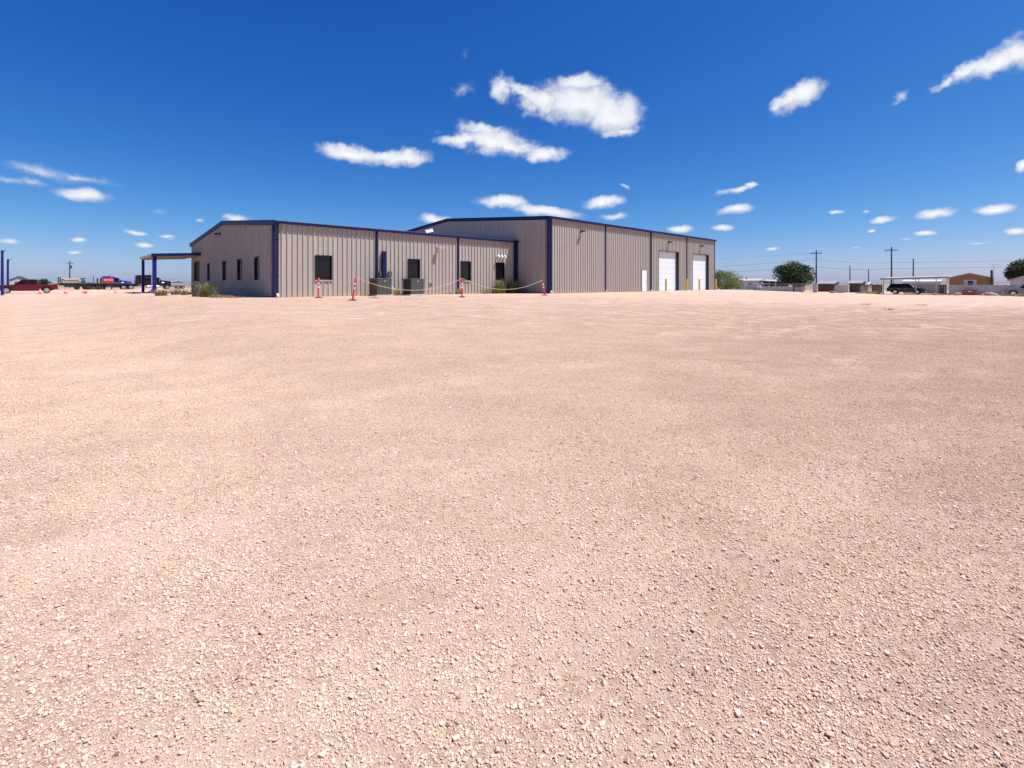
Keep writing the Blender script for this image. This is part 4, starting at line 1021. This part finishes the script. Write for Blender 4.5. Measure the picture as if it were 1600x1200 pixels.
# ------------------------------------------------------------------ yards on the right
DX, DY = -WX, -WY                # to the right and nearer: the long axis of the neighbours' plots
RQ = Vector((71.1, 87.0, 0)); RZ = R(43.7 - 90)
def rq(px, off):
    Q = (RQ.x + UX * off, RQ.y + UY * off); q = on_line(px, Q, (DX, DY)); x, y = Q[0] + DX * q, Q[1] + DY * q
    return Vector((x, y, gz(x, y)))
def house(name, px0, px1, off, depth, eave, ridge, wall, roof, lb, axis_='x', ov=.35, cat='house'):
    """front between two pixel columns; local x runs along the front, y goes back"""
    a, b = rq(px0, off), rq(px1, off); L = (b - a).length
    r = empty(name, a, RZ, lb, cat)
    if axis_ == 'x':
        MB().box(0, L, 0, depth, -.3, eave).build('wall', wall, r)
        g = MB(); sec = [(-ov, eave - .1), (depth / 2, ridge), (depth + ov, eave - .1), (depth + ov, eave + .02), (depth / 2, ridge + .14), (-ov, eave + .02)]
        g.add([(-ov, y, z) for y, z in sec] + [(L + ov, y, z) for y, z in sec], [tuple(range(6)), tuple(range(6, 12))[::-1]] + [(k, 6 + k, 6 + (k+1) % 6, (k+1) % 6) for k in range(6)])
        g.build('roof', roof, r)
        ga = MB(); 
        for x in (0, L): ga.add([(x, 0, eave), (x, depth, eave), (x, depth / 2, ridge)], [(0, 1, 2)])
        ga.build('gable_wall', wall, r, fix=False)
    else:
        w = MB(); sec = [(0, -.3), (L, -.3), (L, eave), (L / 2, ridge), (0, eave)]; w.prism(sec, 0, depth); w.build('wall', wall, r)
        g = MB(); sec = [(-ov, eave - .12), (L / 2, ridge + .01), (L + ov, eave - .12), (L + ov, eave + .02), (L / 2, ridge + .16), (-ov, eave + .02)]; g.prism(sec, -ov, depth + ov); g.build('roof', roof, r)
    return r, L
def hwin(r, x0, x1, z0, z1, fm=None, y=0):
    f = MB()
    for q in ((x0, x0+.07, z0, z1), (x1-.07, x1, z0, z1), (x0+.07, x1-.07, z0, z0+.07), (x0+.07, x1-.07, z1-.07, z1), (x0+.07, x1-.07, (z0+z1)/2-.03, (z0+z1)/2+.03)): f.box(q[0], q[1], y - .05, y + .02, q[2], q[3])
    w = f.build('window', fm or M['housewhite'], r); MB().box(x0+.06, x1-.06, y - .015, y + .01, z0+.06, z1-.06).build('pane', M['glass'], w)
# white mobile home with a porch
r, L = house('mobile_home', 1150, 1186, 34, 6, 2.75, 3.25, M['housewhite'], M['houseroof'], 'white mobile home with low pale roof behind the chain link fence')
hwin(r, L * .5, L * .5 + 1.5, 1.5, 2.2); MB().tube((L * .35, 2, 3.0), (L * .35, 2, 3.75), .16, 8).build('vent_pipe', M['steel'], r)
a2 = MB(); a2.add([(L + .36, -.5, 2.85), (L + 6.6, -.9, 2.35), (L + 6.6, 5, 2.6), (L + .36, 5, 3.15)], [(0, 1, 2, 3)]); a2.add([(L + .36, -.5, 2.73), (L + 6.6, -.9, 2.23), (L + 6.6, 5, 2.48), (L + .36, 5, 3.03)], [(3, 2, 1, 0)]); a2.build('porch_roof', M['houseroof'], r, fix=False)
MB().box(L + .05, L + 6.2, 3.5, 5, -.3, 2.5).build('porch_wall', M['browndark'], r)
for k in range(4): MB().box(L + 1.2 + k * 1.6, L + 1.32 + k * 1.6, -.6, -.48, 0, 2.35).build('post', M['housewhite'], r)
# low white wall in front of it
a, b = rq(1184, 16), rq(1252, 16); wl = empty('garden_wall', a, RZ, 'low whitewashed wall under the round dark tree', 'wall'); LL = (b - a).length
n = 8
for k in range(n): MB().box(k * LL / n, (k + 1) * LL / n - .03, 0, .2, -.3, 1.15 + .04 * (k % 2)).build('panel', M['wallgrey'], wl)
for k in range(n + 1): MB().box(k * LL / n - .13, k * LL / n + .10, -.06, .26, -.3, 1.3).build('pillar', M['wallgrey'], wl)
# white box and cart under the tree
p = rq(1186.5, 12); r = empty('meter_box', p, RZ, 'small white box on a post by the chain link fence', 'box'); MB().box(-.06, .06, -.06, .06, -.1, .9).build('post', M['wood'], r); MB().box(-.35, .35, -.2, .2, .9, 1.5).build('cabinet', M['white'], r, bevel=.02)
p = rq(1253, 12.5); r = empty('cable_spool', p, RZ + .2, 'round white cable spool leaning by the fence end', 'spool')
m_ = MB(); m_.tube((0, -.35, .75), (0, -.27, .75), .75, 20); m_.build('flange', M['white'], r); m_ = MB(); m_.tube((0, .27, .75), (0, .35, .75), .75, 20); m_.build('flange', M['white'], r); MB().tube((0, -.27, .75), (0, .27, .75), .35, 14).build('drum', M['wood'], r)
# chain link fence
a, b = rq(1119, 6), rq(1266, 6); LL = (b - a).length; r = empty('chain_link_fence', a, RZ, 'chain link fence with pale top rail right of the warehouse', 'fence'); hF = 1.85
zz = lambda x: gz(a.x + DX * x, a.y + DY * x) - a.z
n = int(LL / 3)
for k in range(n + 1):
    x = k * LL / n; MB().tube((x, 0, zz(x) - .2), (x, 0, zz(x) + hF + .08), .06, 8).build('post', M['fence'], r)
    if k < n: x2 = (k + 1) * LL / n; MB().tube((x, 0, zz(x) + hF), (x2, 0, zz(x2) + hF), .05, 6).build('top_rail', M['fence'], r)
ml = MB(); x = -hF
while x < LL:
    for s in (1, -1):
        x0, x1 = (x, x + hF) if s > 0 else (x + hF, x); z0, z1 = .03, hF
        def clip(xa, za, xb, zb):
            if xa < 0: f = -xa / (xb - xa); xa, za = 0, za + (zb - za) * f
            if xa > LL: f = (xa - LL) / (xa - xb); xa, za = LL, za + (zb - za) * f
            return xa, za
        (xa, za), (xb, zb) = clip(x0, z0, x1, z1), clip(x1, z1, x0, z0)
        ml.quad((xa - .004, 0, zz(xa) + za), (xa + .004, 0, zz(xa) + za), (xb + .004, 0, zz(xb) + zb), (xb - .004, 0, zz(xb) + zb))
    x += .13
o = ml.build('wire_mesh', M['galv'], r, fix=False); tag(o, kind='stuff')
# vertical plank fence, sheds and panels between fence and carport
def plank_fence(px0, px1, off, h, m, lb, pw=.28):
    a, b = rq(px0, off), rq(px1, off); LL = (b - a).length; r = empty('plank_fence', a, RZ, lb, 'fence')
    n = max(2, int(LL / pw)); pw = LL / n
    for k in range(n): MB().box(k * pw, (k + 1) * pw - .025, 0, .03, -.2, h + random.uniform(-.05, .05)).build('plank', m, r)
    for z in (.4, h - .35): MB().box(0, LL, .03, .09, z, z + .09).build('rail', m, r)
plank_fence(1269.5, 1277, 7, 2.0, M['housewhite'], 'short white panel fence at the foot of the tall pole')
plank_fence(1278, 1298, 18, 1.75, M['browndark'], 'dark vertical plank fence right of the tall pole')
house('shed', 1279, 1303, 24, 4, 1.9, 2.45, M['browndark'], M['shed'], 'low dark shed with grey roof behind the plank fence', cat='shed')
plank_fence(1305, 1326, 12, 1.65, M['housewhite'], 'white board fence left of the brown shed')
house('shed', 1327, 1344, 14, 5, 2.0, 2.45, M['browndark'], M['shed'], 'brown shed with grey roof right of the white board fence', cat='shed')
house('shed', 1345, 1356, 22, 4, 1.7, 2.1, M['shed'], M['houseroof'], 'small grey shed behind the short lamp pole', cat='shed')
plank_fence(1362, 1379, 16, 1.7, M['brownplank'], 'brown plank fence left of the carport')
# carport, SUV, white trailer behind
ca, cb_ = rq(1380.5, -3), rq(1481, -3); LL = (cb_ - ca).length; cz = gz(ca.x, ca.y)
cp = empty('carport', ca, RZ, 'open carport with flat sloping roof over the black car', 'carport')
z0, z1 = 2.75, 3.0
rf = MB(); rf.add([(-.4, -.3, z0), (LL + .1, -.3, z1), (LL + .1, 6, z1 + .25), (-.4, 6, z0 + .25), (-.4, -.3, z0 + .09), (LL + .1, -.3, z1 + .09), (LL + .1, 6, z1 + .34), (-.4, 6, z0 + .34)], [(0,3,2,1),(4,5,6,7),(0,1,5,4),(1,2,6,5),(2,3,7,6),(3,0,4,7)]); rf.build('roof', M['houseroof'], cp)
fa = MB(); fa.add([(-.45, -.36, z0 - .16), (LL + .15, -.36, z1 - .16), (LL + .15, -.305, z1 - .16), (-.45, -.305, z0 - .16), (-.45, -.36, z0 + .12), (LL + .15, -.36, z1 + .12), (LL + .15, -.305, z1 + .12), (-.45, -.305, z0 + .12)], [(0,3,2,1),(4,5,6,7),(0,1,5,4),(1,2,6,5),(2,3,7,6),(3,0,4,7)]); fa.build('fascia', M['shed'], cp)
for f in (.0, .52, .83, .985):
    x = f * LL; MB().box(x - .07, x + .07, -.1, .04, -.3, z0 + (z1 - z0) * f + .0).build('post', M['housewhite'], cp)
for f in (.08, .5, .97):
    x = f * LL; MB().box(x - .06, x + .06, 5.4, 5.52, -.3, z0 + (z1 - z0) * f + .2).build('post', M['housewhite'], cp)
sv = rq(1417, 0); car('parked_car', sv, RZ, 'long black sport utility car parked under the carport', M['blackpaint'], 'suv')
r, L = house('travel_trailer', 1411, 1470, 9, 2.5, 2.35, 2.5, M['housewhite'], M['white'], 'white roofed trailer behind the carport', cat='trailer', ov=.1)
MB().box(.2, L - .2, -.05, -.004, .35, 1.75).build('awning_screen', M['shed'], r)
plank_fence(1468, 1480, -.5, 1.75, M['brownplank'], 'brown gate boards at the right end of the carport')
# ochre gabled house and whitewashed wall
r, L = house('house', 1483, 1549, 9, 11, 2.95, 3.7, M['tan'], M['houseroof'], 'ochre house with gable roof and pale framed window', axis_='y', ov=.3)
MB().box(L*.36, L*.66, -.04, -.003, -.2, 2.6).build('pale_panel', M['housewhite'], r); hwin(r, L*.44, L*.59, 1.45, 2.45, M['wallgrey'], -.045)
a, b = rq(1483, -1.5), rq(1587, -1.5); LL = (b - a).length; wl = empty('garden_wall', a, RZ, 'long whitewashed wall in front of the ochre house', 'wall'); n = 6
for k in range(n): MB().box(k * LL / n, (k + 1) * LL / n - .02, 0, .18, -.3, 1.62).build('panel', M['wallgrey'], wl)
MB().box(-.05, LL + .05, -.03, .21, 1.62, 1.70).build('coping', M['wallgrey'], wl)
p = rq(1503.5, -2.6); q2 = rq(1526, -2.6); r = empty('wooden_box', p, RZ, 'reddish brown wooden box standing against the whitewashed wall', 'box'); w_ = (q2 - p).length
for k in range(4): MB().box(0, w_, 0, .04, .02 + k * .22, .22 + k * .22).build('board', M['brick'], r)
MB().box(.02, w_ - .02, .05, .6, 0, .86).build('inner_box', M['brick'], r); MB().box(w_*.42, w_*.62, -.012, -.003, .55, .68).build('sticker', M['white'], r)
# TV antenna behind the dark pole
p = rq(1553, 6); r = empty('antenna', p, RZ, 'thin television antenna mast right of the ochre house', 'antenna'); MB().tube((0, 0, -.2), (0, 0, 5.2), .03, 6).build('mast', M['galv'], r)
for k, z in enumerate((5.15, 4.6, 3.7)): MB().tube((-.55 + .1 * k, 0, z), (.65 - .1 * k, 0, z + .05), .016, 5).build('element', M['galv'], r)
# grey house and car at the right edge
r, L = house('house', 1578, 1640, 6, 8, 2.45, 3.3, M['wallgrey'], M['houseroof'], 'grey house with pale roof cut by the right edge', axis_='y', ov=.4)
car('parked_car', rq(1606, -3.5), RZ + math.pi, 'silver grey car cut by the right edge beside the whitewashed wall', M['greypaint'], 'suv')
# rocks and scrub along the lot edge
rd = random.Random(5); lbl = ['pale rock at the foot of the whitewashed wall, left of the silver car', 'pale rock next to the larger rock by the whitewashed wall', 'pale rubble lump left of the reddish wooden box', 'small pale rock near the carport right post', 'low rubble lump right of the reddish wooden box', 'brown clod on the lot edge left of the board fence']
def rock(p, s, lb, m=None):
    bm = bmesh.new(); bmesh.ops.create_icosphere(bm, subdivisions=2, radius=1)
    for v in bm.verts: v.co *= rd.uniform(.78, 1.12); v.co.z *= .55; v.co *= s
    me = bpy.data.meshes.new('rock'); bm.to_mesh(me); bm.free(); me.materials.append(m or M['rock']); o = bpy.data.objects.new('rock', me); col.objects.link(o); o.location = p + Vector((0, 0, s * .35)); tag(o, lb, 'rock', 'rocks along the lot edge')
for (px, off, s), lb in zip(((1547, -3.5, .62), (1555, -3.4, .4), (1496, -3.6, .5), (1461, -4.6, .35), (1536, -3.6, .3), (1300, 4, .5)), lbl): rock(rq(px, off), s, lb, M['brick'] if 'clod' in lb else None)
scr = [(1362, 2, 'low scrub bush left of the carport', .75, M['weed']), (1370, 1, 'dry scrub tuft beside the carport left post', .5, M['dryweed']), (1420, -6, 'sparse dry weed in front of the black car', .3, M['dryweed']), (1466, -5, 'dry weed at the right carport posts', .4, M['dryweed']), (1490, -5, 'thin dry weed in front of the whitewashed wall', .3, M['dryweed']),
       (1345, 2, 'green tuft in front of the brown shed', .4, M['weed']), (1310, 5, 'dry tuft in front of the white board fence', .4, M['dryweed']), (1596, -9, 'green weed on the lot at the right edge', .5, M['weed']), (1575, -5, 'dry weed in front of the silver car', .4, M['dryweed'])]
for i, (px, off, lb, h, m) in enumerate(scr): weed('scrub_tuft', rq(px, off), m, 120, h, 1.5, .03, 60 + i, lb, 'scrub along the lot edge', .9)
gnd = [(1390, 484, 'lone dark weed on the gravel far right'), (1352, 476, 'flat weed patch on the gravel before the carport'), (1440, 477, 'small brown weed tuft on the gravel before the black car'), (585, 466, 'tiny weed on gravel between second post and condenser')]
for i, (px, py, lb) in enumerate(gnd): weed('weed_tuft', pix_ground(px, py), M['dryweed'], 50, .12, 2, .012, 80 + i, lb, 'weeds on the gravel', .3)
# ------------------------------------------------------------------ far left background
def lhouse(px0, px1, y, eave, ridge, depth, wall, roof, lb, cat='building', name='far_building'):
    a, b = at(px0, y), at(px1, y); L = (b.x - a.x) * .72; r = empty(name, a, R(42), lb, cat)
    MB().prism([(0, -.3), (L, -.3), (L, eave), (L/2, ridge), (0, eave)], 0, depth).build('wall', wall, r)
    MB().prism([(-.3, eave - .1), (L/2, ridge), (L + .3, eave - .1), (L + .3, eave + .1), (L/2, ridge + .2), (-.3, eave + .1)], -.3, depth + .3).build('roof', roof, r)
    return r, L
r, L = lhouse(15.5, 42, 150, 2.4, 3.5, 10, M['wallgrey'], M['greenroof'], 'green roofed house behind the red pickup cab', 'house', 'house')
hwin(r, 1, 2.2, 1.2, 2.1); hwin(r, 3.4, 4.5, 1.2, 2.1)
lhouse(54, 66, 240, 2.2, 2.5, 8, M['white'], M['white'], 'far white flat shed left of the small dark tree', 'shed', 'shed')
lhouse(72, 90, 230, 2.2, 2.5, 8, M['white'], M['white'], 'far white flat shed right of the small dark tree', 'shed', 'shed')
lhouse(128, 150, 260, 2.2, 2.8, 8, M['wallgrey'], M['shed'], 'far grey shed beyond the middle of the flatbed trailer', 'shed', 'shed')
lhouse(268, 290, 230, 2.2, 2.9, 8, M['shed'], M['wallgrey'], 'far grey shed between the black truck and the office', 'shed', 'shed')
